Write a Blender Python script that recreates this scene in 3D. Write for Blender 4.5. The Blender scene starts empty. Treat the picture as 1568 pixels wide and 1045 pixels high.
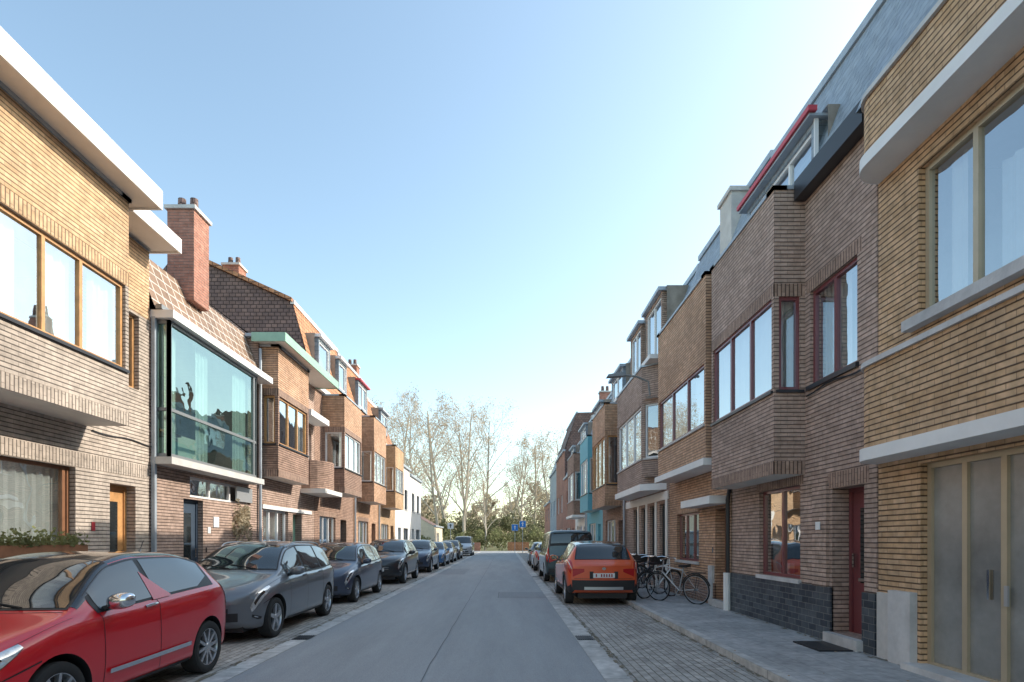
import bpy, math, random, bmesh
from mathutils import Vector, Matrix
random.seed(7)
D=bpy.data
scene=bpy.context.scene
COL=scene.collection
# ------------------------------------------------------------------ materials
def newmat(name):
    m=D.materials.new(name); m.use_nodes=True
    nt=m.node_tree; b=nt.nodes['Principled BSDF']
    return m,nt,b
def rgba(c): return (c[0],c[1],c[2],1)
def plain(name,c,rough=.6,metal=0,coat=0,var=.0,vscale=3,bump=0,bscale=40,spec=.5):
    m,nt,b=newmat(name); N=nt.nodes; L=nt.links
    b.inputs['Base Color'].default_value=rgba(c); b.inputs['Roughness'].default_value=rough
    b.inputs['Metallic'].default_value=metal; b.inputs['Coat Weight'].default_value=coat
    b.inputs['Coat Roughness'].default_value=.03
    b.inputs['Specular IOR Level'].default_value=spec
    if var>0 or bump>0: g=N.new('ShaderNodeNewGeometry')
    if var>0:
        n=N.new('ShaderNodeTexNoise'); n.inputs['Scale'].default_value=vscale; n.inputs['Detail'].default_value=6
        n.inputs['Roughness'].default_value=.65
        L.new(g.outputs['Position'],n.inputs['Vector'])
        r=N.new('ShaderNodeMapRange'); r.inputs[1].default_value=.3; r.inputs[2].default_value=.7
        r.inputs[3].default_value=1-var; r.inputs[4].default_value=1+var
        L.new(n.outputs['Fac'],r.inputs[0])
        mx=N.new('ShaderNodeVectorMath'); mx.operation='SCALE'; mx.inputs[0].default_value=c[:3]
        L.new(r.outputs[0],mx.inputs['Scale']); L.new(mx.outputs[0],b.inputs['Base Color'])
    if bump>0:
        n2=N.new('ShaderNodeTexNoise'); n2.inputs['Scale'].default_value=bscale; n2.inputs['Detail'].default_value=4
        L.new(g.outputs['Position'],n2.inputs['Vector'])
        bp=N.new('ShaderNodeBump'); bp.inputs['Strength'].default_value=bump; bp.inputs['Distance'].default_value=.01
        L.new(n2.outputs['Fac'],bp.inputs['Height']); L.new(bp.outputs[0],b.inputs['Normal'])
    return m
def brick(name,c1,c2,mortar,bw=.21,rh=.065,ms=.004,vert=False,bump=.8,rough=.8,dirt=.28,off=.5,spec=.3,dscale=.7,rake=.42):
    m,nt,b=newmat(name); N=nt.nodes; L=nt.links
    def math_(op,*a):
        n=N.new('ShaderNodeMath'); n.operation=op
        for i,x in enumerate(a):
            if isinstance(x,(int,float)): n.inputs[i].default_value=x
            else: L.new(x,n.inputs[i])
        return n.outputs[0]
    uv=N.new('ShaderNodeUVMap'); mp=N.new('ShaderNodeMapping')
    if vert: mp.inputs['Rotation'].default_value=(0,0,math.pi/2)
    L.new(uv.outputs[0],mp.inputs['Vector'])
    t=N.new('ShaderNodeTexBrick'); t.inputs['Scale'].default_value=1; t.offset=off
    t.inputs['Brick Width'].default_value=bw; t.inputs['Row Height'].default_value=rh
    t.inputs['Mortar Size'].default_value=ms; t.inputs['Mortar Smooth'].default_value=.3
    t.inputs['Color1'].default_value=rgba(c1); t.inputs['Color2'].default_value=rgba(c2); t.inputs['Mortar'].default_value=rgba(mortar)
    t.inputs['Bias'].default_value=-.1
    L.new(mp.outputs[0],t.inputs['Vector'])
    g=N.new('ShaderNodeNewGeometry')
    n=N.new('ShaderNodeTexNoise'); n.inputs['Scale'].default_value=dscale; n.inputs['Detail'].default_value=8; n.inputs['Roughness'].default_value=.7
    L.new(g.outputs['Position'],n.inputs['Vector'])
    r=N.new('ShaderNodeMapRange'); r.inputs[1].default_value=.3; r.inputs[2].default_value=.7; r.inputs[3].default_value=1-dirt; r.inputs[4].default_value=1+dirt*.7
    L.new(n.outputs['Fac'],r.inputs[0])
    n3=N.new('ShaderNodeTexNoise'); n3.inputs['Scale'].default_value=9; n3.inputs['Detail'].default_value=3
    L.new(g.outputs['Position'],n3.inputs['Vector'])
    r3=N.new('ShaderNodeMapRange'); r3.inputs[1].default_value=.3; r3.inputs[2].default_value=.7; r3.inputs[3].default_value=.82; r3.inputs[4].default_value=1.15
    L.new(n3.outputs['Fac'],r3.inputs[0])
    fac=math_('MULTIPLY',r.outputs[0],r3.outputs[0])
    iv=math_('SUBTRACT',1,t.outputs['Fac'])
    hgt=math_('MULTIPLY_ADD',n3.outputs['Fac'],.25,iv)
    if rake<1:  # dark course lines: shadow of the raked joints put into the brick colour
        sp=N.new('ShaderNodeSeparateXYZ'); L.new(mp.outputs[0],sp.inputs[0])
        pp=math_('PINGPONG',sp.outputs[1],rh/2)
        mr=N.new('ShaderNodeMapRange'); mr.inputs[1].default_value=.004; mr.inputs[2].default_value=.012; mr.inputs[3].default_value=rake; mr.inputs[4].default_value=1
        L.new(pp,mr.inputs[0]); fac=math_('MULTIPLY',fac,mr.outputs[0]); hgt=math_('ADD',hgt,mr.outputs[0])
    mx=N.new('ShaderNodeVectorMath'); mx.operation='SCALE'
    L.new(t.outputs['Color'],mx.inputs[0]); L.new(fac,mx.inputs['Scale']); L.new(mx.outputs[0],b.inputs['Base Color'])
    b.inputs['Roughness'].default_value=rough; b.inputs['Specular IOR Level'].default_value=spec
    bp=N.new('ShaderNodeBump'); bp.inputs['Strength'].default_value=bump; bp.inputs['Distance'].default_value=.012
    L.new(hgt,bp.inputs['Height']); L.new(bp.outputs[0],b.inputs['Normal'])
    return m
def glassmat(name,tint=(.8,.86,.86),base=.26,gl=(.86,.89,.92)):
    m=D.materials.new(name); m.use_nodes=True; nt=m.node_tree; N=nt.nodes; L=nt.links; N.clear()
    o=N.new('ShaderNodeOutputMaterial'); mix=N.new('ShaderNodeMixShader')
    tr=N.new('ShaderNodeBsdfTransparent'); tr.inputs[0].default_value=rgba(tint)
    g=N.new('ShaderNodeBsdfGlossy'); g.inputs['Color'].default_value=rgba(gl); g.inputs['Roughness'].default_value=.01
    lw=N.new('ShaderNodeLayerWeight'); lw.inputs['Blend'].default_value=.42
    mr=N.new('ShaderNodeMapRange'); mr.inputs[3].default_value=base; mr.inputs[4].default_value=1
    L.new(lw.outputs['Facing'],mr.inputs[0]); L.new(mr.outputs[0],mix.inputs[0])
    L.new(tr.outputs[0],mix.inputs[1]); L.new(g.outputs[0],mix.inputs[2]); L.new(mix.outputs[0],o.inputs[0])
    geo=N.new('ShaderNodeNewGeometry'); n=N.new('ShaderNodeTexNoise'); n.inputs['Scale'].default_value=1.3
    L.new(geo.outputs['Position'],n.inputs['Vector'])
    bp=N.new('ShaderNodeBump'); bp.inputs['Strength'].default_value=.14; bp.inputs['Distance'].default_value=.05
    L.new(n.outputs['Fac'],bp.inputs['Height']); L.new(bp.outputs[0],g.inputs['Normal'])
    return m
M={}
M['yellow']=brick('yellow_brick',(.68,.46,.28),(.57,.37,.21),(.44,.30,.19))
M['yellow_s']=brick('yellow_brick_soldier',(.64,.44,.27),(.56,.37,.21),(.36,.25,.17),vert=True)
M['gold']=brick('golden_brick',(.66,.44,.27),(.55,.345,.19),(.33,.21,.125),rh=.068,rake=.30)
M['beige']=brick('beige_brick',(.54,.46,.39),(.45,.38,.32),(.35,.295,.25))
M['beige_s']=brick('beige_brick_soldier',(.52,.44,.37),(.44,.37,.31),(.30,.25,.21),vert=True)
M['brown']=brick('brown_brick',(.44,.29,.22),(.34,.22,.165),(.23,.155,.12))
M['brown_s']=brick('brown_brick_soldier',(.45,.31,.24),(.35,.235,.18),(.21,.145,.115),vert=True)
M['mauve']=brick('mauve_brick',(.53,.385,.315),(.41,.29,.23),(.29,.21,.17))
M['orange']=brick('orange_brick',(.66,.42,.28),(.53,.32,.20),(.37,.235,.155))
M['orange_s']=brick('orange_brick_soldier',(.64,.41,.27),(.53,.32,.21),(.32,.21,.14),vert=True)
M['red']=brick('red_brick',(.46,.22,.16),(.37,.165,.115),(.34,.28,.24),rake=.8)
M['dark']=brick('dark_glazed_brick',(.05,.06,.075),(.11,.125,.14),(.22,.22,.21),rh=.10,rough=.35,ms=.005,rake=1)
M['slate']=brick('slate_tiles',(.26,.31,.37),(.33,.38,.43),(.13,.155,.18),bw=.25,rh=.16,ms=.006,rough=.5,bump=.6,dirt=.18,rake=1)
M['tile_dark']=brick('dark_roof_tiles',(.18,.12,.11),(.25,.16,.135),(.07,.045,.04),bw=.22,rh=.14,ms=.015,rough=.7,bump=1,dirt=.3,rake=1)
M['tile_red']=brick('red_roof_tiles',(.54,.27,.14),(.44,.20,.10),(.17,.09,.06),bw=.24,rh=.2,ms=.018,rough=.75,bump=1,dirt=.3,rake=1)
M['tile_grid']=brick('hung_tiles',(.22,.145,.10),(.29,.19,.13),(.66,.62,.56),bw=.3,rh=.24,ms=.014,rough=.6,bump=.6,off=0.0,dirt=.2,rake=1)
M['paver']=brick('cobble_pavers',(.38,.355,.325),(.52,.49,.45),(.20,.18,.15),bw=.20,rh=.10,ms=.007,bump=1,dirt=.35,dscale=1.4,rake=1)
M['walk']=brick('sidewalk_tiles',(.40,.40,.40),(.46,.455,.45),(.24,.24,.23),bw=.3,rh=.3,ms=.004,bump=.4,off=.5,dirt=.3,dscale=1.2,rake=1)
M['kerb']=brick('kerb_stone',(.49,.48,.46),(.55,.54,.52),(.18,.18,.17),bw=1.0,rh=.5,ms=.006,bump=.4,dirt=.3,dscale=2,rake=1)
M['white']=plain('white_painted_concrete',(.83,.82,.80),.6,var=.07,vscale=1.5)
M['soffit']=plain('cream_soffit',(.80,.74,.66),.7,var=.06)
M['cream']=plain('cream_panel',(.72,.62,.46),.7,var=.1)
M['plaster']=plain('white_plaster',(.80,.78,.73),.8,var=.06,vscale=1)
M['teal']=plain('teal_plaster',(.15,.42,.50),.7,var=.06)
M['concrete']=plain('concrete',(.57,.55,.52),.8,var=.15,bump=.3)
M['stone']=plain('blue_limestone',(.56,.55,.54),.7,var=.22,vscale=2.5,bump=.3)
M['zinc']=plain('zinc_gutter',(.38,.43,.48),.45,metal=.2,var=.15)
M['green']=plain('green_fascia',(.30,.50,.38),.5,var=.1)
M['greyfr']=plain('grey_metal_frame',(.22,.23,.235),.45,metal=.2)
M['blackfr']=plain('black_frame',(.03,.03,.035),.4)
M['bronze']=plain('bronze_frame',(.52,.43,.30),.4,metal=.3,var=.08)
M['maroon']=plain('maroon_frame',(.20,.055,.06),.35,coat=.4)
M['wood']=plain('orange_wood',(.56,.30,.12),.45,var=.2,vscale=8)
M['brownwood']=plain('brown_wood',(.24,.11,.055),.45,var=.15,vscale=8)
M['whitefr']=plain('white_frame',(.80,.80,.80),.4)
M['redtrim']=plain('red_trim',(.55,.06,.08),.45)
M['navy']=plain('navy_door',(.06,.085,.12),.35)
M['blackpl']=plain('black_plastic',(.022,.022,.024),.5)
M['curtain']=plain('curtain_cloth',(.78,.77,.74),.9,var=.06,vscale=5)
M['sheer']=plain('sheer_curtain',(.66,.70,.72),.9,var=.12,vscale=3)
M['blind']=plain('roller_blind',(.80,.74,.64),.9,var=.04)
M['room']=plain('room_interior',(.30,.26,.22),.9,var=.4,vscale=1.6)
M['glass']=glassmat('window_glass')
M['glassg']=glassmat('green_window_glass',(.62,.80,.73),.16,(.52,.63,.60))
M['frost']=plain('frosted_glass',(.25,.25,.235),.2,var=.4,vscale=.9,spec=.9)
M['tyre']=plain('tyre_rubber',(.028,.028,.028),.85)
M['alloy']=plain('alloy_rim',(.52,.53,.55),.3,metal=.8)
M['alloyd']=plain('dark_hub',(.03,.03,.033),.5,metal=.3)
M['chrome']=plain('chrome',(.75,.76,.78),.12,metal=1)
M['silver']=plain('silver_plastic',(.50,.51,.52),.35,metal=.5)
M['cglass']=plain('car_glass',(.02,.027,.03),.03,spec=.9,coat=.6)
M['hlamp']=plain('headlamp_lens',(.62,.65,.68),.08,metal=.55,coat=1,var=.4,vscale=14)
M['tail']=plain('tail_lamp',(.50,.012,.015),.12,coat=1)
M['plate']=plain('number_plate',(.80,.80,.78),.4)
M['platetxt']=plain('plate_letters',(.35,.02,.03),.5)
M['bark']=plain('bark',(.42,.37,.31),.9,var=.25,vscale=2)
M['moss']=plain('dirt_patch',(.20,.175,.13),.95,var=.3,vscale=6)
M['litter']=plain('leaf_litter',(.34,.22,.11),.9,var=.4,vscale=9)
M['signblue']=plain('sign_blue',(.01,.20,.62),.4)
def leafmat(name,c,tr=.35):
    m,nt,b=newmat(name); N=nt.nodes; L=nt.links
    g=N.new('ShaderNodeNewGeometry'); n=N.new('ShaderNodeTexNoise'); n.inputs['Scale'].default_value=.9; n.inputs['Detail'].default_value=5
    L.new(g.outputs['Position'],n.inputs['Vector'])
    r=N.new('ShaderNodeMapRange'); r.inputs[1].default_value=.35; r.inputs[2].default_value=.65; r.inputs[3].default_value=.5; r.inputs[4].default_value=1.5
    L.new(n.outputs['Fac'],r.inputs[0])
    mx=N.new('ShaderNodeVectorMath'); mx.operation='SCALE'; mx.inputs[0].default_value=c
    L.new(r.outputs[0],mx.inputs['Scale']); L.new(mx.outputs[0],b.inputs['Base Color']); b.inputs['Roughness'].default_value=.7
    t=N.new('ShaderNodeBsdfTranslucent'); L.new(mx.outputs[0],t.inputs[0])
    ms=N.new('ShaderNodeMixShader'); ms.inputs[0].default_value=tr
    o=N['Material Output']; L.new(b.outputs[0],ms.inputs[1]); L.new(t.outputs[0],ms.inputs[2]); L.new(ms.outputs[0],o.inputs[0])
    return m
M['leaf_gold']=leafmat('budding_leaves',(.46,.34,.21))
M['leaf_green']=leafmat('hedge_leaves',(.18,.19,.075))
M['leaf_dark']=leafmat('shrub_leaves',(.15,.155,.07))
M['leaf_brown']=leafmat('thicket_twigs',(.37,.31,.21))
def asphalt(name,c0,c1):
    m,nt,b=newmat(name); N=nt.nodes; L=nt.links
    g=N.new('ShaderNodeNewGeometry')
    n=N.new('ShaderNodeTexNoise'); n.inputs['Scale'].default_value=90; n.inputs['Detail'].default_value=3; L.new(g.outputs['Position'],n.inputs['Vector'])
    mp=N.new('ShaderNodeMapping'); mp.inputs['Scale'].default_value=(1.0,.12,1); L.new(g.outputs['Position'],mp.inputs['Vector'])
    n2=N.new('ShaderNodeTexNoise'); n2.inputs['Scale'].default_value=1.1; n2.inputs['Detail'].default_value=7; n2.inputs['Roughness'].default_value=.7; L.new(mp.outputs[0],n2.inputs['Vector'])
    cr=N.new('ShaderNodeValToRGB'); cr.color_ramp.elements[0].position=.3; cr.color_ramp.elements[0].color=rgba(c0)
    cr.color_ramp.elements[1].position=.72; cr.color_ramp.elements[1].color=rgba(c1); L.new(n2.outputs['Fac'],cr.inputs[0])
    r=N.new('ShaderNodeMapRange'); r.inputs[1].default_value=.3; r.inputs[2].default_value=.7; r.inputs[3].default_value=.8; r.inputs[4].default_value=1.2; L.new(n.outputs['Fac'],r.inputs[0])
    mx=N.new('ShaderNodeVectorMath'); mx.operation='SCALE'; L.new(cr.outputs[0],mx.inputs[0]); L.new(r.outputs[0],mx.inputs['Scale']); L.new(mx.outputs[0],b.inputs['Base Color'])
    b.inputs['Roughness'].default_value=.75
    bp=N.new('ShaderNodeBump'); bp.inputs['Strength'].default_value=.4; bp.inputs['Distance'].default_value=.006; L.new(n.outputs['Fac'],bp.inputs['Height']); L.new(bp.outputs[0],b.inputs['Normal'])
    return m
M['asphalt']=asphalt('asphalt',(.25,.262,.272),(.355,.367,.378))
M['asphalt2']=asphalt('asphalt_repair',(.21,.22,.23),(.29,.30,.31))
M['tar']=plain('tar_joint',(.10,.10,.105),.6)
M['grass']=plain('grass_ground',(.19,.19,.085),.9,var=.35,vscale=.8)
# ------------------------------------------------------------------ geometry helpers
class Geo:
    def __init__(s): s.v=[]; s.f=[]
    def quad(s,*p):
        i=len(s.v); s.v+= [tuple(q) for q in p]; s.f.append(tuple(range(i,i+len(p))))
    def box8(s,c):
        i=len(s.v); s.v+=[tuple(q) for q in c]
        for f in ((0,3,2,1),(4,5,6,7),(0,1,5,4),(1,2,6,5),(2,3,7,6),(3,0,4,7)): s.f.append(tuple(i+k for k in f))
def autouv(me):
    uvl=me.uv_layers.new(name='UVMap').data
    Z=Vector((0,0,1))
    for p in me.polygons:
        n=p.normal
        if abs(n.z)>.95: t=Vector((0,1,0)); w=Vector((1,0,0))
        else:
            t=Z.cross(n); t.normalize(); w=n.cross(t)
            if abs(t.x)>abs(t.y):
                if t.x<0: t=-t
            elif t.y<0: t=-t
            if w.z<0: w=-w
        for li in p.loop_indices:
            co=me.vertices[me.loops[li].vertex_index].co
            uvl[li].uv=(co.dot(t),co.dot(w))
def mkobj(name,geo,mat,parent=None,loc=(0,0,0),smooth=False,uv=True):
    me=D.meshes.new(name); me.from_pydata([(v[0]-loc[0],v[1]-loc[1],v[2]-loc[2]) for v in geo.v],[],geo.f); me.update()
    if uv:
        if any(loc): me.transform(Matrix.Translation(loc)); autouv(me); me.transform(Matrix.Translation(-Vector(loc)))
        else: autouv(me)
    me.materials.append(mat)
    if smooth:
        me.shade_smooth(); me.set_sharp_from_angle(angle=math.radians(40))
    o=D.objects.new(name,me); COL.objects.link(o)
    if parent: o.parent=parent
    else: o.location=loc
    return o
def empty(name,loc):
    e=D.objects.new(name,None); e.location=loc; e.empty_display_size=.3; COL.objects.link(e); return e
def tube(g,pts,r,n=6):
    prev=None; P=[Vector(p) for p in pts]
    rs=r if isinstance(r,(list,tuple)) else [r]*len(P)
    rings=[]
    for i,p in enumerate(P):
        d=(P[min(i+1,len(P)-1)]-P[max(i-1,0)])
        if d.length<1e-6: d=Vector((0,0,1))
        d.normalize(); a=d.orthogonal() if prev is None else (prev-d*prev.dot(d))
        if a.length<1e-5: a=d.orthogonal()
        a.normalize(); prev=a; b=d.cross(a); k=len(g.v)
        for j in range(n):
            t=2*math.pi*j/n; g.v.append(tuple(p+(a*math.cos(t)+b*math.sin(t))*rs[i]))
        rings.append(k)
    for i in range(len(rings)-1):
        for j in range(n): g.f.append((rings[i]+j,rings[i]+(j+1)%n,rings[i+1]+(j+1)%n,rings[i+1]+j))
XR,XL=4.8,-7.0
class House:
    def __init__(s,name,side,u0,u1):
        s.side=side; s.u0=u0; s.u1=u1; s.parts={}
        s.loc=((XR if side>0 else XL),u0,0.0); s.e=empty(name,s.loc)
    def W(s,u,w,z): return ((XR-w) if s.side>0 else (XL+w),u,z)
    def g(s,part,mat):
        return s.parts.setdefault((part,mat),Geo())
    def q(s,part,mat,*pts): s.g(part,mat).quad(*[s.W(*p) for p in pts])
    def box(s,part,mat,u0,u1,w0,w1,z0,z1):
        s.g(part,mat).box8([s.W(u0,w0,z0),s.W(u1,w0,z0),s.W(u1,w1,z0),s.W(u0,w1,z0),s.W(u0,w0,z1),s.W(u1,w0,z1),s.W(u1,w1,z1),s.W(u0,w1,z1)])
    def fbox(s,part,mat,fr,a0,a1,n0,n1,z0,z1):
        s.g(part,mat).box8([s.W(*fr(a,n,z)) for a,n,z in ((a0,n0,z0),(a1,n0,z0),(a1,n1,z0),(a0,n1,z0),(a0,n0,z1),(a1,n0,z1),(a1,n1,z1),(a0,n1,z1))])
    def fq(s,part,mat,fr,*pts): s.q(part,mat,*[fr(*p) for p in pts])
    def done(s):
        for (part,mat),g in s.parts.items(): mkobj(part,g,M[mat],s.e,s.loc)
def frame(A,B):
    dx,dy=B[0]-A[0],B[1]-A[1]; l=math.hypot(dx,dy); dx/=l; dy/=l
    return (lambda a,n,z:(A[0]+dx*a-dy*n,A[1]+dy*a+dx*n,z)), l
def facade(w): return lambda a,n,z:(a,w+n,z)
def wall(h,fr,a0,a1,z0,z1,ops,mat,part='walls',depth=.16):
    A=sorted(set([a0,a1]+[min(max(x,a0),a1) for o in ops for x in o[:2]])); Z=sorted(set([z0,z1]+[min(max(x,z0),z1) for o in ops for x in o[2:4]]))
    for i in range(len(A)-1):
        for j in range(len(Z)-1):
            ca=(A[i]+A[i+1])/2; cz=(Z[j]+Z[j+1])/2
            if any(o[0]<ca<o[1] and o[2]<cz<o[3] for o in ops): continue
            h.fq(part,mat,fr,(A[i],0,Z[j]),(A[i+1],0,Z[j]),(A[i+1],0,Z[j+1]),(A[i],0,Z[j+1]))
    for o in ops:
        if len(o)>4 and not o[4]: continue
        a,b,c,d=o[:4]
        h.fq(part,mat,fr,(a,0,c),(a,-depth,c),(a,-depth,d),(a,0,d)); h.fq(part,mat,fr,(b,0,c),(b,-depth,c),(b,-depth,d),(b,0,d))
        h.fq(part,mat,fr,(a,0,d),(b,0,d),(b,-depth,d),(a,-depth,d)); h.fq(part,mat,fr,(a,0,c),(b,0,c),(b,-depth,c),(a,-depth,c))
def drape(h,fr,a0,a1,n,z0,z1,mat):
    k=max(4,int((a1-a0)/.035)); pts=[]
    ph=random.random()*6
    for i in range(k+1):
        a=a0+(a1-a0)*i/k; pts.append((a,n+.022*math.sin(i*1.35+ph)+.01*math.sin(i*.5)))
    for i in range(k): h.fq('curtains',mat,fr,(pts[i][0],pts[i][1],z0),(pts[i+1][0],pts[i+1][1],z0),(pts[i+1][0],pts[i+1][1],z1),(pts[i][0],pts[i][1],z1))
def window(h,fr,a0,a1,z0,z1,n=2,fm='whitefr',ft=.055,inset=.09,cur='sides',trans=None,sill=None,room=1.6,glass='glass',cuts=None,curmat='curtain'):
    i0=-inset-.06; i1=-inset
    h.fbox('window_frames',fm,fr,a0,a1,i0,i1,z0,z0+ft); h.fbox('window_frames',fm,fr,a0,a1,i0,i1,z1-ft,z1)
    h.fbox('window_frames',fm,fr,a0,a0+ft,i0,i1,z0+ft,z1-ft); h.fbox('window_frames',fm,fr,a1-ft,a1,i0,i1,z0+ft,z1-ft)
    cs=cuts if cuts is not None else [k/n for k in range(1,n)]
    for c in cs:
        x=a0+(a1-a0)*c; h.fbox('window_frames',fm,fr,x-ft*.55,x+ft*.55,i0,i1,z0+ft,z1-ft)
    if trans:
        for t in (trans if isinstance(trans,(list,tuple)) else [trans]):
            z=z0+(z1-z0)*t; h.fbox('window_frames',fm,fr,a0+ft,a1-ft,i0+.004,i1-.004,z-ft*.45,z+ft*.45)
    gn=-inset-.035
    h.fq('window_glass',glass,fr,(a0+ft*.5,gn,z0+ft*.5),(a1-ft*.5,gn,z0+ft*.5),(a1-ft*.5,gn,z1-ft*.5),(a0+ft*.5,gn,z1-ft*.5))
    cn=-inset-.17; w=a1-a0
    if cur=='sides':
        drape(h,fr,a0+.02,a0+w*.22,cn,z0+.02,z1,curmat); drape(h,fr,a1-w*.22,a1-.02,cn,z0+.02,z1,curmat)
    elif cur=='full': drape(h,fr,a0+.02,a1-.02,cn,z0+.02,z1,curmat)
    elif cur=='most': drape(h,fr,a0+.02,a0+w*.3,cn,z0+.02,z1,curmat); drape(h,fr,a0+w*.42,a1-.02,cn,z0+.02,z1,curmat)
    elif cur=='alt':
        k=0
        a=a0+.02
        while a<a1-.4:
            b=min(a+random.uniform(.35,1.1),a1-.02); drape(h,fr,a,b,cn,z0+.02,z1,random.choice([curmat,'sheer'])); a=b+random.uniform(.3,.9)
    elif cur=='blind':
        h.fbox('blinds','blind',fr,a0+.03,a1-.03,cn-.01,cn,z0+(z1-z0)*random.uniform(.3,.6),z1)
    if cur in('none','sides','blind') and room and w>.6 and z1-z0>.8:
        for k in range(random.randint(1,3)):
            a=random.uniform(a0+.15,a1-.2); s_=random.uniform(.05,.09); hh=random.uniform(.12,.3)
            h.fbox('ledge_items',random.choice(['whitefr','leaf_green','brownwood','curtain']),fr,a,a+s_,cn-.1,cn-.1+s_,z0+.01,z0+hh)
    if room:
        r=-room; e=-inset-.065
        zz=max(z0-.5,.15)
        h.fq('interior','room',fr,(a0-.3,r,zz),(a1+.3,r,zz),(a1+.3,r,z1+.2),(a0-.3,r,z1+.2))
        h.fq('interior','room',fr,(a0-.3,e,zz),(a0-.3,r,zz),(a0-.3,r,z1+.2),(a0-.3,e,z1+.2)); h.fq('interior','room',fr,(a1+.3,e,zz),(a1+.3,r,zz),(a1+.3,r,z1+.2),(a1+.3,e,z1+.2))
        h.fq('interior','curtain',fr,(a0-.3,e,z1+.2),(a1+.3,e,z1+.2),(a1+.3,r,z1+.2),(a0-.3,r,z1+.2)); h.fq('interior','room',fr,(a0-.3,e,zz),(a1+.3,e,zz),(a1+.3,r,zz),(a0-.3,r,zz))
    if sill:
        h.fbox('sills',sill,fr,a0-.04,a1+.04,-inset,.05,z0-.07,z0-.003)
def door(h,fr,a0,a1,z0,z1,mat='brownwood',inset=.25,glass=True):
    h.fbox('door',mat,fr,a0,a1,-inset-.05,-inset,z0,z1)
    ft=.06
    for b in ((a0,a0+ft,z0,z1),(a1-ft,a1,z0,z1),(a0+ft,a1-ft,z1-ft,z1)): h.fbox('door_frame',mat,fr,b[0],b[1],-inset+.001,-inset+.03,b[2],b[3])
    if glass:
        w=a1-a0; h.fbox('door_glass','cglass',fr,a0+w*.32,a1-w*.32,-inset+.001,-inset+.012,z0+(z1-z0)*.35,z1-.3)
    h.fbox('door_handle','chrome',fr,a1-.16,a1-.12,-inset+.03,-inset+.06,z0+.95,z0+1.15)
    h.fbox('door_letterbox','chrome',fr,a0+.3,a0+.55,-inset+.002,-inset+.02,z0+.75,z0+.8)
    h.fbox('door_bell','chrome',fr,a1+.08,a1+.14,.001,.02,1.3,1.42)
    h.fbox('door_step','stone',fr,a0-.03,a1+.03,-inset,.12,z0-.15,z0-.002)
def bay(h,u0,u1,wb,z0,z1,zs,zh,mb,ms,fm='whitefr',n=3,mtop=None,soff='soffit',cur='sides',m=.1,sidewin=True,inset=.05,slab=None,pts=None,cuts=None,capm='zinc',sidecur='none'):
    P=pts or [(u0,0),(u0,wb),(u1,wb),(u1,0)]
    for k in range(len(P)-1):
        fr,l=frame(P[k],P[k+1]); front=(l>1.2)
        has=front or sidewin
        mm=m if l>.45 else .06
        ops=[(mm,l-mm,zs,zh)] if has and l>.25 else []
        wall(h,fr,0,l,z0,zs,[],mb,'bay_walls')
        if ops: wall(h,fr,0,l,zs,zh,ops,mb,'bay_walls',depth=.09)
        else: wall(h,fr,0,l,zs,zh,[],mb,'bay_walls')
        wall(h,fr,0,l,zh,z1,[],mtop or mb,'bay_walls')
        if ms:
            h.fbox('soldier_course',ms,fr,-.004,l+.004,-.01,.004,z0,z0+.21); h.fbox('soldier_course',ms,fr,-.004,l+.004,-.01,.004,zh+.001,zh+.2)
        if ops:
            window(h,fr,mm,l-mm,zs,zh,n=(n if front else 1),fm=fm,inset=inset,cur=(cur if front else sidecur),room=None,cuts=(cuts if front else None))
            h.fbox('sills','blackfr' if slab is None else 'concrete',fr,mm-.05,l-mm+.05,-inset,.04,zs-.05,zs-.003)
        h.fbox('coping',capm,fr,-.03,l+.03,-.2,.03,z1+.002,z1+.06)
    poly=[h.W(p[0],p[1],z0) for p in P]; h.g('bay_soffit',soff).quad(*poly)
    h.g('bay_top','zinc').quad(*[h.W(p[0],p[1],z1) for p in P])
    if slab:
        ext=.08
        pb=[(P[0][0]-ext,0)]+[(p[0]+(-ext if i==1 else ext if i==len(P)-2 else 0),p[1]+ext) for i,p in enumerate(P) if 0<i<len(P)-1]+[(P[-1][0]+ext,0)]
        g=h.g('bay_slab','white'); n_=len(pb); i=len(g.v)
        g.v+=[h.W(p[0],p[1],z0-slab) for p in pb]+[h.W(p[0],p[1],z0-.002) for p in pb]
        g.f.append(tuple(range(i,i+n_))); g.f.append(tuple(range(i+n_,i+2*n_)))
        for k in range(n_): g.f.append((i+k,i+(k+1)%n_,i+n_+(k+1)%n_,i+n_+k))
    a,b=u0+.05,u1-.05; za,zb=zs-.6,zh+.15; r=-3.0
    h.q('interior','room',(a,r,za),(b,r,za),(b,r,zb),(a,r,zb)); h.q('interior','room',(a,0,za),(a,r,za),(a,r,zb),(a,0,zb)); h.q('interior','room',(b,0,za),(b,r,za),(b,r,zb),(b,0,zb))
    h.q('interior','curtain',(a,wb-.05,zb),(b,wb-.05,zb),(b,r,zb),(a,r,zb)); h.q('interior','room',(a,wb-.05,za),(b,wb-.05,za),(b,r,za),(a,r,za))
    return (u0+.1,u1-.1,zs-.3,zh+.05,False)
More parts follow.
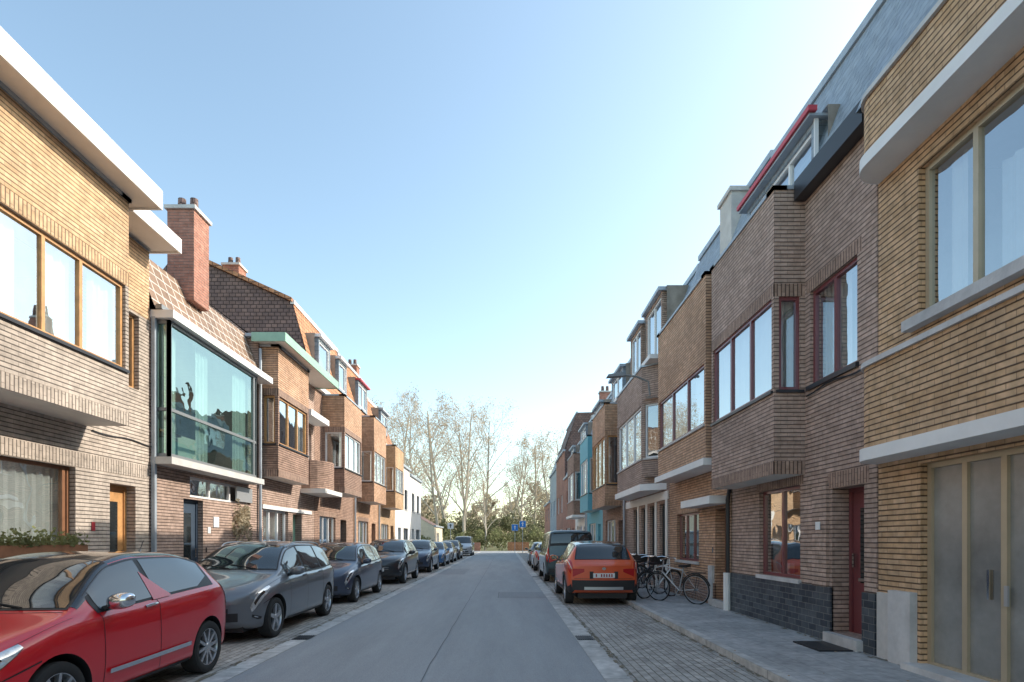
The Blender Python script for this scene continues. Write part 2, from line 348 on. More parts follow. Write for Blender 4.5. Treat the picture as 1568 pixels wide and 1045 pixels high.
def shell(h,ze,zt,mat,roofm,slope=.9,back=9,zr=None,sidem=None,eave=.06,fascia='zinc'):
    zr=zr or zt+.15
    for u,m_ in ((h.u0+.002,sidem or mat),(h.u1-.002,mat)):
        h.q('party_wall',m_,(u,-.002,0),(u,-.002,ze),(u,-slope,zt-.02),(u,-5,zr-.02),(u,-back,ze),(u,-back,0))
    h.q('rear_wall',mat,(h.u0,-back,0),(h.u1,-back,0),(h.u1,-back,ze),(h.u0,-back,ze))
    h.q('roof',roofm,(h.u0,eave,ze),(h.u1,eave,ze),(h.u1,-slope,zt),(h.u0,-slope,zt))
    h.q('roof',roofm,(h.u0,-slope,zt),(h.u1,-slope,zt),(h.u1,-5,zr),(h.u0,-5,zr))
    h.q('roof',roofm,(h.u0,-5,zr),(h.u1,-5,zr),(h.u1,-back,ze),(h.u0,-back,ze))
    if fascia:
        h.box('gutter',fascia,h.u0,h.u1,-.05,.14,ze-.02,ze+.13)
        h.box('roof_trim',fascia,h.u0-.01,h.u1+.01,-slope-.08,-slope+.07,zt-.06,zt+.08)
def dormer(h,u0,u1,z0,z1,w,depth=1.2,fm='whitefr',clad='slate',trim='zinc',n=1,curv='none',th=.11):
    fr=facade(w)
    wall(h,fr,u0,u1,z0,z1,[(u0+.1,u1-.1,z0+.12,z1-.1)],clad,'dormer_walls',depth=.06)
    window(h,fr,u0+.1,u1-.1,z0+.12,z1-.1,n=n,fm=fm,inset=.03,cur=curv,room=1.0)
    for u in (u0,u1): h.q('dormer_walls',clad,(u,w,z0),(u,w-depth,z0),(u,w-depth,z1),(u,w,z1))
    h.box('dormer_roof',trim,u0-.1,u1+.1,w-depth,w+.14,z1+.001,z1+th)
def chimney(side,u,w,z0,z1,mat='red',pots=2,s=.5,name='chimney'):
    c=House(name,side,u,u+s); c.box('stack',mat,u,u+s,w-.6,w,z0,z1); c.box('cap','concrete',u-.05,u+s+.05,w-.65,w+.05,z1,z1+.08)
    for k in range(pots):
        g=c.g('pots','tile_dark'); p=c.W(u+s/2,w-.17-k*.28,z1+.08); tube(g,[p,(p[0],p[1],p[2]+.33)],[.10,.085],10)
    c.done()
def generic(name,side,u0,u1,mat,soldier=None,ze=7.15,zt=9.7,roofm='slate',bayp=None,ground=None,upper=None,dorm=None,fascia='zinc',sidem=None,eaves=None,slope=.9,zr=None,plinth=None,extra=None):
    h=House(name,side,u0,u1); fr=facade(0); ops=[]
    if bayp: ops.append(bay(h,**bayp))
    for o in (ground or [])+(upper or []): ops.append((o[1],o[2],o[3],o[4]))
    wall(h,fr,u0,u1,.05,ze,ops,mat,depth=.3)
    for o in (ground or [])+(upper or []):
        k=dict(o[5]) if len(o)>5 else {}
        if o[0]=='win': window(h,fr,o[1],o[2],o[3],o[4],**k)
        else: door(h,fr,o[1],o[2],o[3],o[4],**k)
        if soldier and o[0]=='win': h.box('soldier_course',soldier,o[1]-.1,o[2]+.1,-.01,.004,o[4]+.001,o[4]+.2)
    if plinth:
        ds=sorted([(o[1],o[2]) for o in ground if o[0]=='door']); a=u0
        for d0,d1 in ds+[(u1,u1)]:
            if d0>a: h.box('plinth',plinth[0],a,d0,-.02,.035,.05,plinth[1])
            a=d1
    shell(h,ze,zt,mat,roofm,slope=slope,fascia=fascia,sidem=sidem,zr=zr)
    for d in (dorm or []): dormer(h,*d[:5],**(d[5] if len(d)>5 else {}))
    for (a,b,w,z,hh,mm) in (eaves or []):
        h.box('eaves_fascia',mm,a,b,w-.03,w,z,z+hh); h.box('eaves_soffit','soffit',a,b,-.1,w-.031,z+.03,z+.08)
        h.box('eaves_roofing','zinc',a+.01,b-.01,-.3,w-.002,z+hh-.1,z+hh-.01)
        h.box('eaves_fascia',mm,a-.03,a-.002,-.1,w,z,z+hh); h.box('eaves_fascia',mm,b+.002,b+.03,-.1,w,z,z+hh)
    if extra: extra(h)
    h.done(); return h
# ================================================================== RIGHT SIDE
def poly_wall(h,part,mat,pts,z0,z1):
    for i in range(len(pts)-1): h.q(part,mat,(pts[i][0],pts[i][1],z0),(pts[i+1][0],pts[i+1][1],z0),(pts[i+1][0],pts[i+1][1],z1),(pts[i][0],pts[i][1],z1))
def arcpts(ua,ub,w,r):
    return [(ua,w)]+[(ub-r+r*math.sin(t*math.pi/16),w-r+r*math.cos(t*math.pi/16)) for t in range(9)]+[(ub,0)]
h=House('brick_house',1,-3.0,7.31); fr=facade(0)
op=[(-1.5,1.2,.12,2.48),(1.6,6.57,.12,2.48),(2.2,6.6,4.2,5.92)]
wall(h,fr,-3,7.31,.05,7.1,op,'gold',depth=.22)
for u in (7.308,-3): h.q('party_wall','gold',(u,0,0),(u,0,7.1),(u,-.8,9.7),(u,-5,9.9),(u,-9,7.1),(u,-9,0))
h.q('rear_wall','gold',(-3,-9,0),(7.3,-9,0),(7.3,-9,7.1),(-3,-9,7.1))
for z0,z1 in ((2.72,3.72),(6.32,7.02)):
    P=arcpts(-3,7.27,.36,.33); poly_wall(h,'overhang_walls','gold',P,z0,z1)
    P2=arcpts(-3,7.31,.41,.37)
    za,zb=z0-.15,z0; poly_wall(h,'overhang_slab','white',P2,za,zb)
    for z in (za,zb-.001): h.g('overhang_slab','white').quad(*[h.W(p[0],p[1],z) for p in P2+[(-3,0)]])
    P3=arcpts(-3,7.29,.40,.36); poly_wall(h,'coping','stone',P3,z1,z1+.06)
    for z in (z1+.001,z1+.06): h.g('coping','stone').quad(*[h.W(p[0],p[1],z) for p in P3+[(-3,0)]])
window(h,fr,2.2,6.6,4.2,5.92,fm='bronze',ft=.06,inset=.08,cur='none',cuts=[.30,.6,.84],room=2)
drape(h,fr,6.25,6.5,-.3,4.22,5.9,'curtain'); drape(h,fr,3.6,5.85,-.34,4.22,5.5,'sheer')
h.box('sills','stone',2.1,6.72,-.02,.12,4.05,4.17)
window(h,fr,1.6,6.57,.14,2.48,fm='bronze',ft=.06,inset=.08,cur='none',cuts=[.2,.4,.6,.797,.893],room=None,glass='frost')
window(h,fr,-1.5,1.2,.14,2.48,fm='bronze',ft=.06,inset=.12,cur='none',cuts=[.5],room=None,glass='frost')
h.box('door_handle','chrome',5.66,5.69,-.07,-.02,1.0,1.3); h.box('lock_plate','silver',5.5,5.54,-.08,-.06,.95,1.15)
h.box('threshold','stone',1.5,6.62,-.16,.2,.1,.17)
h.box('pier_base','stone',6.62,7.0,-.02,.09,.1,.98); h.box('pier_base','concrete',7.01,7.3,-.02,.03,.1,.93)
h.q('roof','slate',(-3,.3,7.08),(7.3,.3,7.08),(7.3,-.8,9.75),(-3,-.8,9.75)); h.q('roof','slate',(-3,-.8,9.75),(7.3,-.8,9.75),(7.3,-5,9.9),(-3,-5,9.9)); h.q('roof','slate',(-3,-5,9.9),(7.3,-5,9.9),(7.3,-9,7.1),(-3,-9,7.1))
h.q('roof_cheek','slate',(7.305,.3,7.08),(7.305,-.8,9.75),(7.305,-.8,7.08))
h.box('roof_trim','zinc',-3,7.32,-.88,-.72,9.7,9.85)
def onroof(u,t,o): return (u,.3-1.1*t+o*.92,7.08+2.67*t+o*.38)
for a,b,c,d in ((4.3,4.37,.15,.5),(5.13,5.2,.15,.5),(4.37,5.13,.15,.18),(4.37,5.13,.47,.5)):
    h.g('skylight_frame','blackfr').box8([h.W(*onroof(u,t,o)) for u,t,o in ((a,c,.0),(b,c,.0),(b,d,.0),(a,d,.0),(a,c,.09),(b,c,.09),(b,d,.09),(a,d,.09))])
h.q('skylight_glass','glass',onroof(4.37,.18,.05),onroof(5.13,.18,.05),onroof(5.13,.47,.05),onroof(4.37,.47,.05))
h.done()
def r2extra(h):
    h.box('roof_fascia','blackfr',7.33,9.05,.02,.2,7.0,7.3)
    h.box('house_number','whitefr',8.55,8.67,.062,.072,1.75,1.87)
    h.box('pilaster','mauve',8.42,8.8,.001,.05,.9,2.45)
    h.box('lintel','brown_s',7.5,8.45,.001,.006,2.36,2.58)
    h.box('dormer_fascia','redtrim',8.85,11.6,-.06,.08,8.3,8.38)
    # glazed near cheek
    h.box('dormer_frame','whitefr',8.96,8.99,-.14,-.08,7.3,8.29); h.box('dormer_frame','whitefr',8.96,8.99,-.66,-.6,7.3,8.29)
    h.q('dormer_side_glass','glass',(8.97,-.14,7.4),(8.97,-.6,7.4),(8.97,-.6,8.2),(8.97,-.14,8.2))
generic('brick_house',1,7.33,12.05,'mauve','brown_s',ze=7.15,zt=9.7,
  bayp=dict(u0=9.1,u1=11.85,wb=.5,z0=2.65,z1=7.2,zs=4.0,zh=5.5,mb='mauve',ms='brown_s',fm='maroon',n=3,soff='soffit',cur='full',m=.08,inset=.03,sidecur='full'),
  ground=[('door',7.6,8.35,.25,2.35,dict(mat='maroon',inset=.28)),('win',9.25,10.75,.95,2.5,dict(n=2,fm='maroon',cur='sides',inset=.08,sill='stone'))],
  upper=[('win',7.75,8.95,4.02,5.5,dict(n=2,fm='maroon',cur='most',inset=.05,sill='blackfr'))],
  dorm=[(9.0,11.5,7.35,8.25,-.1,dict(fm='whitefr',trim='zinc',n=3,clad='slate',th=.04))],
  plinth=('dark',.9),extra=r2extra)
ch=House('chimney',1,13.2,13.9); ch.box('stack','concrete',13.2,13.9,-1.1,-.45,6.5,9.7); ch.box('cap','concrete',13.15,13.95,-1.15,-.4,9.7,9.8); ch.done()
def r3x(h):
    h.box('canopy','white',12.2,14.2,0.0,.42,2.38,2.55)
    h.box('plinth_stone','stone',13.05,13.3,-.01,.06,.1,1.0)
generic('brick_house',1,12.07,16.6,'orange','orange_s',ze=7.1,zt=9.8,
  bayp=dict(u0=12.2,u1=16.0,wb=.5,z0=3.35,z1=7.3,zs=4.1,zh=5.42,mb='orange',ms=None,fm='maroon',n=3,slab=.15,cur='most',sidewin=False,inset=.03),
  ground=[('door',12.25,13.0,.25,2.3,dict(mat='brownwood')),('win',14.1,15.9,1.05,2.3,dict(n=3,fm='maroon',cur='full',inset=.08,sill='stone'))],
  plinth=('brown',.6),extra=r3x)
def r4x(h):
    h.box('cornice','white',16.75,22.2,0,.55,6.95,7.08)
    for (a,b) in ((17.0,17.7),(18.2,18.9),(19.4,20.1),(20.6,21.3)): h.box('white_surround','plaster',a-.2,a-.02,.001,.03,.1,2.8)
    h.box('white_band','plaster',16.7,22.5,.001,.035,2.8,3.05)
generic('brick_house',1,16.62,22.6,'mauve','brown_s',ze=7.1,zt=9.6,
  bayp=dict(u0=17.0,u1=21.8,wb=.6,z0=3.3,z1=6.9,zs=4.1,zh=5.75,mb='mauve',ms=None,fm='whitefr',n=3,slab=.2,cur='full',pts=[(17.0,0),(17.5,.6),(21.3,.6),(21.8,0)]),
  ground=[('win',17.0,17.7,.3,2.7,dict(fm='blackfr',n=1)),('win',18.2,18.9,.3,2.7,dict(fm='blackfr',n=1)),('win',19.4,20.1,.3,2.7,dict(fm='blackfr',n=1)),('win',20.6,21.3,.3,2.7,dict(fm='blackfr',n=1))],
  dorm=[(17.6,19.6,7.3,9.3,-.05,dict(clad='mauve',n=2,depth=1.6)),(20.3,22.0,7.3,9.3,-.05,dict(clad='mauve',n=2,depth=1.6))],extra=r4x)
generic('brick_house',1,22.62,28.0,'brown','brown_s',ze=7.1,zt=9.7,
  bayp=dict(u0=23.4,u1=26.8,wb=.7,z0=3.0,z1=7.2,zs=3.9,zh=5.9,mb='orange',ms='orange_s',fm='wood',n=3,cur='full'),
  ground=[('door',23.2,24.1,.25,2.4,{}),('win',24.8,27.2,1.0,2.5,dict(n=3,fm='whitefr'))],dorm=[(24,26.5,7.5,8.9,-.15,dict(n=2))])
generic('brick_house',1,28.02,33.4,'teal',None,ze=6.9,zt=9.4,
  bayp=dict(u0=29.0,u1=32.0,wb=.6,z0=3.1,z1=6.9,zs=4.0,zh=5.8,mb='teal',ms=None,fm='whitefr',n=3,cur='full'),
  ground=[('door',28.6,29.5,.25,2.4,dict(mat='whitefr')),('win',30.2,32.6,1.0,2.5,dict(n=3))],dorm=[(29.3,31.6,7.3,8.7,-.15,dict(n=2))])
generic('brick_house',1,33.42,39.0,'plaster',None,ze=6.7,zt=9.5,
  bayp=dict(u0=34.2,u1=37.6,wb=.7,z0=3.1,z1=6.8,zs=4.0,zh=5.7,mb='brown',ms=None,n=3,cur='full',slab=.15),
  ground=[('door',34.0,34.9,.25,2.4,{}),('win',35.6,38.2,1.0,2.5,dict(n=3))],dorm=[(35,37.5,7.2,8.7,-.15,dict(n=2))])
generic('brick_house',1,39.02,46.0,'red',None,ze=6.4,zt=9.0,
  upper=[('win',40,41.4,3.9,5.4),('win',43,44.6,3.9,5.4)],ground=[('door',40,40.9,.25,2.4,{}),('win',42,44.8,1.0,2.5,dict(n=3))],dorm=[(41,43,7,8.3,-.15,dict(n=2))])
generic('gabled_house',1,46.02,53.5,'red',None,ze=8.8,zt=11.9,slope=1.0,zr=12.0,sidem='tile_dark',roofm='tile_dark',upper=[('win',48,49.4,3.9,5.4),('win',51,52.4,3.9,5.4)],ground=[('win',48,51,1.0,2.5,dict(n=3))])
generic('gabled_house',1,53.52,61.0,'slate',None,ze=8.2,zt=10.8,upper=[('win',55,56.4,3.9,5.4),('win',58,59.4,3.9,5.4)],ground=[('win',55,58,1.0,2.5,dict(n=3))])
generic('gabled_house',1,61.02,69.5,'red',None,ze=5.6,zt=8.6,roofm='tile_dark',slope=2.2,upper=[('win',63,64.4,3.7,5.1),('win',66,67.4,3.7,5.1)],ground=[('win',63,66,1.0,2.5,dict(n=3))])
for u,w_,z in ((22.7,-.9,10.6),(33.5,-.8,10.3),(39.1,-1.2,10.1)): chimney(1,u,w_,8.5,z)
# ================================================================== LEFT SIDE
def l1x(h):
    h.box('soldier_band','beige_s',-3,11.14,-.01,.009,2.79,3.03)
    h.box('window_box','brownwood',7.6,9.2,.02,.24,1.35,1.52)
    h.box('house_number','platetxt',9.6,9.68,.002,.012,1.75,1.9)
    rnd=random.Random(3); g=h.g('window_box_plants','leaf_green')
    for i in range(700):
        c=Vector(h.W(rnd.uniform(7.6,9.2),rnd.uniform(.02,.28),1.5+abs(rnd.gauss(0,.10)))); a=Vector([rnd.gauss(0,1) for _ in range(3)]).normalized()*.03; b=Vector([rnd.gauss(0,1) for _ in range(3)]).normalized()*.03
        g.quad(c-a,c-b,c+a,c+b)
generic('brick_house',-1,-3.0,11.15,'beige',None,ze=7.25,zt=7.75,slope=3,
  bayp=dict(u0=-2.8,u1=9.5,wb=.7,z0=3.5,z1=7.24,zs=4.42,zh=5.82,mb='beige',mtop='yellow',ms=None,fm='wood',n=3,cur='alt',soff='soffit',m=.08,cuts=[.1,.22,.34,.46,.58,.68,.78,.867,.924]),
  ground=[('win',5.2,9.25,1.5,2.78,dict(fm='brownwood',cur='full',inset=.10,curmat='curtain',cuts=[.25,.5,.97])),('door',10.05,10.75,.25,2.6,dict(mat='wood',inset=.2)),('win',1,4.4,1.3,2.78,dict(n=3,fm='brownwood'))],
  upper=[('win',10.25,10.85,4.45,5.85,dict(n=1,fm='wood',cur='none'))],
  eaves=[(-3,9.75,1.1,7.27,.33,'white'),(9.8,11.2,.6,7.25,.28,'white')],fascia=None,extra=l1x)
ov=House('upper_wall_panel',-1,9.5,11.15)
ov.q('wall','yellow',(9.5,.006,5.9),(11.15,.006,5.9),(11.15,.006,7.24),(9.5,.006,7.24))
for z,m_ in ((5.83,'yellow_s'),(3.5,'beige_s')): ov.box('soldier_course',m_,-2.8,9.504,.69,.706,z,z+.21)
ov.done()
h=House('glass_front_house',-1,11.17,16.05); fr=facade(0)
wall(h,fr,11.17,16.05,.05,6.1,[(12.35,13.15,.25,2.5),(12.6,15.6,2.55,3.02),(11.3,15.3,3.25,5.95,False)],'mauve',depth=.2)
door(h,fr,12.35,13.15,.25,2.5,mat='navy',inset=.15)
window(h,fr,12.6,15.6,2.55,3.02,n=3,fm='whitefr',cur='none',room=1)
h.box('lamp_panel','silver',14.7,15.6,.01,.05,2.6,2.98)
h.box('slab','concrete',11.2,15.5,0,.42,3.1,3.24); h.box('slab','white',11.2,16.0,0,.45,5.98,6.14)
P=[(11.3,0),(11.3,.32),(15.3,.32),(15.3,0)]
for k in range(3):
    f2,l=frame(P[k],P[k+1])
    window(h,f2,0,l,3.25,5.97,n=1,fm='greyfr',ft=.07,inset=0,cur='none',room=None,glass='glassg',cuts=[.95] if k==1 else [],trans=[.35])
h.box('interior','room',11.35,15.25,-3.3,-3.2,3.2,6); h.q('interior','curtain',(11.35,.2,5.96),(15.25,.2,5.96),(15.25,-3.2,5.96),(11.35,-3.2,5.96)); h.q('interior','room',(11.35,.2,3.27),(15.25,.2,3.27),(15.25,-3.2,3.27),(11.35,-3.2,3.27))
for u in (11.36,15.24): h.q('interior','sheer',(u,0,3.2),(u,-3.2,3.2),(u,-3.2,6),(u,0,6))
drape(h,facade(.1),11.5,11.9,0,3.3,5.9,'curtain'); drape(h,facade(.1),12.6,13.1,0,3.3,5.9,'sheer'); drape(h,facade(.1),14.3,15.1,0,3.3,5.9,'sheer')
h.box('sofa','curtain',13.0,14.3,-1.0,-.5,3.3,4.0); h.box('table','brownwood',12.0,12.8,-.9,-.3,3.9,3.95)
h.q('roof','tile_grid',(11.17,.12,6.15),(16.05,.12,6.15),(16.05,-.35,7.4),(11.17,-.35,7.4)); h.q('roof','tile_dark',(11.17,-.35,7.4),(16.05,-.35,7.4),(16.05,-5,8.6),(11.17,-5,8.6))
h.q('roof','tile_dark',(11.17,-5,8.6),(16.05,-5,8.6),(16.05,-9,7),(11.17,-9,7)); h.q('rear_wall','mauve',(11.17,-9,0),(16.05,-9,0),(16.05,-9,7),(11.17,-9,7))
for u in (11.18,16.04): h.q('party_wall','mauve',(u,0,0),(u,0,6.17),(u,-.35,7.4),(u,-5,8.6),(u,-9,7),(u,-9,0))
h.box('pipe','zinc',11.19,11.26,.02,.09,.1,6.0); h.box('house_number','plate',13.35,13.47,.002,.012,1.75,1.9)
h.box('wall_tile','whitefr',13.6,13.85,.002,.02,1.9,2.15)
h.box('gutter','greyfr',11.17,16.05,.12,.24,6.15,6.24)
h.done()
chimney(-1,12.8,-.02,7.0,9.05,s=.65)
chimney(-1,21.3,-3,9,11.9,s=.6)
chimney(-1,31.3,-1.2,9,11.2,s=.6)
def l3x(h):
    h.box('slab','white',18.9,20.8,0,.55,5.75,5.95); h.box('garage_lintel','white',16.3,20.4,0.001,.05,2.5,2.62)
generic('brick_house',-1,16.07,20.8,'mauve','brown_s',ze=7.2,zt=8.3,roofm='tile_dark',slope=1.4,zr=9.2,
  bayp=dict(u0=16.2,u1=18.7,wb=.52,z0=3.4,z1=7.1,zs=4.35,zh=5.72,mb='brown',mtop='orange',ms='brown_s',fm='wood',n=3,cur='sides'),
  ground=[('win',16.4,18.3,1.0,2.5,dict(n=3,cur='full')),('door',18.7,19.5,.25,2.45,dict(mat='green'))],
  upper=[('win',19.2,20.5,4.3,5.7,dict(n=2,cur='blind'))],eaves=[(15.9,20.9,.85,7.15,.25,'green')],fascia=None,extra=l3x)
def l4x(h):
    for i in range(10):
        t0=i/10; t1=(i+1)/10
        a=h.W(20.8,-.8-4.2*t0,10.3+1.9*t0); b=h.W(20.8,-.8-4.2*t1,10.3+1.9*t1)
        h.g('ridge_tiles','tile_red').box8([(a[0],20.7,a[2]),(b[0],20.7,b[2]),(b[0],20.95,b[2]),(a[0],20.95,a[2]),(a[0],20.7,a[2]+.14),(b[0],20.7,b[2]+.14),(b[0],20.95,b[2]+.14),(a[0],20.95,a[2]+.14)])
    h.box('canopy','plaster',19.4,21.4,0,.85,3.2,3.35)
    P=[(19.5,0)]+[(20.4-.9*math.cos(t*math.pi/10),.75*math.sin(t*math.pi/10)+.05) for t in range(11)]+[(21.3,0)]
    for i in range(len(P)-1): h.q('balcony','brown',(P[i][0],P[i][1],3.36),(P[i+1][0],P[i+1][1],3.36),(P[i+1][0],P[i+1][1],4.35),(P[i][0],P[i][1],4.35))
    h.g('balcony_top','concrete').quad(*[h.W(p[0],p[1],4.35) for p in P])
rb=dict(fm='whitefr',n=3,cur='most')
generic('brick_house',-1,20.82,26.2,'brown','brown_s',ze=7.2,zt=10.3,roofm='tile_red',slope=.8,zr=12.2,sidem='tile_dark',
  bayp=dict(u0=21.7,u1=24.3,wb=.85,z0=3.4,z1=7.1,zs=4.35,zh=5.72,mb='brown',mtop='orange',ms='brown_s',**rb),
  ground=[('win',21.4,23.4,1.0,2.5,dict(n=3)),('door',24.1,25,.25,2.45,dict(mat='navy'))],dorm=[(21.6,23.0,8.0,9.3,-.1,dict(n=1,trim='whitefr')),(24.2,25.4,8.0,9.3,-.1,dict(n=1,trim='whitefr'))],fascia='white',extra=l4x)
generic('brick_house',-1,26.22,31.2,'orange','brown_s',ze=7.2,zt=10.2,roofm='tile_red',slope=.8,zr=11.5,
  bayp=dict(u0=26.8,u1=29.5,wb=.8,z0=3.4,z1=7.4,zs=4.35,zh=5.8,mb='orange',ms='orange_s',**rb),
  ground=[('win',27,29,1.0,2.5,dict(n=3)),('door',29.7,30.6,.25,2.45,{})],dorm=[(27.4,29.2,8.0,9.3,-.1,dict(n=2,trim='redtrim',th=.07))])
generic('brick_house',-1,31.22,36.0,'yellow',None,ze=7.0,zt=9.6,roofm='tile_red',slope=.9,
  bayp=dict(u0=32,u1=34.6,wb=.8,z0=3.4,z1=6.9,zs=4.35,zh=5.7,mb='yellow',ms=None,**rb),
  ground=[('win',32,34,1.0,2.5,dict(n=3)),('door',34.6,35.5,.25,2.45,{})],dorm=[(32.4,34.2,7.8,9.0,-.1,dict(n=2))],fascia='white')
for u0,ze in ((36.02,6.6),(41.52,6.3)):
    generic('white_house',-1,u0,u0+5.48,'plaster',None,ze=ze,zt=ze+1.4,roofm='tile_dark',slope=2.2,
     upper=[('win',u0+1,u0+2.2,3.7,5.1,dict(fm='blackfr',sill='stone')),('win',u0+3.4,u0+4.6,3.7,5.1,dict(fm='blackfr',sill='stone'))],ground=[('door',u0+1,u0+2,.25,2.4,dict(mat='navy')),('win',u0+3,u0+4.8,1.0,2.4,dict(fm='blackfr',n=2))],plinth=('stone',.5))
generic('small_house',-1,56,63,'cream',None,ze=2.9,zt=4.6,roofm='tile_dark',slope=3,ground=[('win',58,60,1.0,2.3,dict(n=2))])
generic('brick_house',-1,-12,-3.02,'beige',None,ze=7.2,zt=9,upper=[('win',-10,-8,4.2,5.7),('win',-6.5,-4.5,4.2,5.7)],ground=[('win',-10,-7,1,2.5),('door',-6,-5,.25,2.4)])
generic('brick_house',1,-12,-3.02,'yellow',None,ze=7.2,zt=9,upper=[('win',-10,-8,4.2,5.7),('win',-6.5,-4.5,4.2,5.7)],ground=[('win',-10,-7,1,2.5),('door',-6,-5,.25,2.4)])
# ================================================================== GROUND
def sheet(name,x0,x1,y0,y1,z,mat):
    g=Geo(); g.quad((x0,y0,z),(x1,y0,z),(x1,y1,z),(x0,y1,z)); return mkobj(name,g,M[mat])
def slabb(name,x0,x1,y0,y1,z0,z1,mat):
    g=Geo(); g.box8([(x0,y0,z0),(x1,y0,z0),(x1,y1,z0),(x0,y1,z0),(x0,y0,z1),(x1,y0,z1),(x1,y1,z1),(x0,y1,z1)]); return mkobj(name,g,M[mat])
sheet('ground',-700,700,-300,1200,0,'grass')
sheet('road',-3.15,1.13,-12,74,.008,'asphalt')
sheet('cross_road',-60,60,74,80,.010,'asphalt')
sheet('asphalt_patch',-.2,1.12,15.5,17.2,.012,'asphalt2'); sheet('asphalt_patch',-3.13,-1.9,26,31,.012,'asphalt2')
g=Geo(); rnd=random.Random(4)
def joint(x0,y0,x1,y1,wd=.008,jit=.012,n=60):
    px,py=x0,y0
    for i in range(1,n+1):
        x=x0+(x1-x0)*i/n+rnd.gauss(0,jit); y=y0+(y1-y0)*i/n; dx,dy=x-px,y-py; l=math.hypot(dx,dy); nx,ny=-dy/l*wd,dx/l*wd
        g.quad((px-nx,py-ny,.0135),(x-nx,y-ny,.0135),(x+nx,y+ny,.0135),(px+nx,py+ny,.0135)); px,py=x,y
joint(-.95,-2,-1.0,70,.006,.006,140)
for (a,b,c,d) in ((-.2,15.5,1.12,15.5),(-.2,17.2,1.12,17.2),(-.2,15.5,-.2,17.2)): joint(a,b,c,d,.008,.003,10)
mkobj('road_joint',g,M['tar'])
sheet('gutter',1.13,1.43,-12,74,.012,'kerb'); sheet('gutter',-3.42,-3.15,-12,74,.012,'kerb')
sheet('parking_strip',1.43,3.0,-12,74,.004,'paver'); sheet('parking_strip',-5.2,-3.42,-12,74,.004,'paver')
slabb('kerb',3.0,3.13,-12,73,-.02,.105,'kerb'); slabb('kerb',-5.33,-5.2,-12,73,-.02,.105,'kerb')
slabb('sidewalk',3.132,4.9,-12,73,-.02,.10,'walk'); slabb('sidewalk',-7.1,-5.332,-12,73,-.02,.10,'walk')
def grate(x,y):
    g=Geo()
    for i in range(7):
        xx=x+.02+i*.035; g.box8([(xx,y+.03,.0155),(xx+.018,y+.03,.0155),(xx+.018,y+.38,.0155),(xx,y+.38,.0155),(xx,y+.03,.024),(xx+.018,y+.03,.024),(xx+.018,y+.38,.024),(xx,y+.38,.024)])
    g.quad((x,y,.015),(x+.28,y,.015),(x+.28,y+.41,.015),(x,y+.41,.015)); mkobj('drain_grate',g,M['blackpl'])
grate(1.14,8.97); grate(-3.41,9.0); grate(1.14,24)
slabb('doormat',4.2,4.65,7.6,8.3,.101,.12,'blackpl')
g=Geo(); g.v=[(-.4+.3*math.cos(t*math.pi/12),22+.3*math.sin(t*math.pi/12),.0125) for t in range(24)]; g.f=[tuple(range(24))]; mkobj('manhole_cover',g,M['greyfr'])
rnd=random.Random(11); g=Geo(); g2=Geo()
for i in range(2600):
    x=rnd.choice([2.97,1.45,-3.44,-5.17,4.7])+rnd.gauss(0,.02); y=rnd.uniform(3,40); z=.107 if x>4 else .0145; s_=abs(rnd.gauss(0,.012))+.005; l_=s_*rnd.uniform(1,4)
    z+=i*2e-7; g.quad((x-s_,y-l_,z),(x+s_,y-l_*.6,z),(x+s_*.8,y+l_,z),(x-s_*.9,y+l_*.7,z))
for i in range(420):
    x=rnd.choice([rnd.uniform(1.5,2.98),rnd.uniform(-5.1,-3.2),2.9+rnd.gauss(0,.08),rnd.uniform(3.2,4.7)]); y=rnd.uniform(3,30); z=(.112 if x>3 else .02)+rnd.random()*.01; a=rnd.random()*6.28; s_=rnd.uniform(.008,.022)
    c_,d_=math.cos(a)*s_,math.sin(a)*s_; g2.quad((x-c_,y-d_,z),(x+d_*.6,y-c_*.6,z+.006),(x+c_,y+d_,z+.003),(x-d_*.6,y+c_*.6,z))
mkobj('kerb_dirt',g,M['moss']); mkobj('leaf_litter',g2,M['litter'])
e=empty('drainpipe',(4.7,12.06,0)); g=Geo(); tube(g,[(4.72,12.06,.9),(4.72,12.06,2.45),(4.76,12.06,2.7)],.045,8); mkobj('pipe',g,M['blackpl'],e,(4.7,12.06,0),True)
g=Geo(); tube(g,[(4.70,12.06,.1),(4.70,12.06,.9)],.075,8); mkobj('pipe_base',g,M['white'],e,(4.7,12.06,0),True)
for x,u in ((4.72,22.6),(4.72,33.4),(-6.93,26.2),(-6.93,16.06),(-6.93,31.2)):
    g=Geo(); tube(g,[(x,u,.1),(x,u,7.0)],.045,8); mkobj('drainpipe',g,M['zinc'],None,(0,0,0),True)
g=Geo(); tube(g,[(4.77,7.4+i*.2,3.9-.03*math.sin(i)) for i in range(9)],.012,5); tube(g,[(-6.98,9.6+i*.2,3.45-.02*math.sin(i)) for i in range(9)],.012,5); mkobj('facade_cable',g,M['blackpl'],None,(0,0,0),True)
e=empty('street_lamp',(4.2,16.9,6.3)); g=Geo(); tube(g,[(4.3,16.9,5.9),(4.25,16.9,6.3),(3.9,16.9,6.45),(3.5,16.9,6.5)],.03,8); mkobj('arm',g,M['greyfr'],e,(4.2,16.9,6.3),True)
g=Geo(); g.box8([(3.0,16.8,6.42),(3.55,16.8,6.46),(3.55,17.0,6.46),(3.0,17.0,6.42),(3.05,16.82,6.5),(3.5,16.82,6.58),(3.5,16.98,6.58),(3.05,16.98,6.5)]); mkobj('head',g,M['greyfr'],e,(4.2,16.9,6.3))
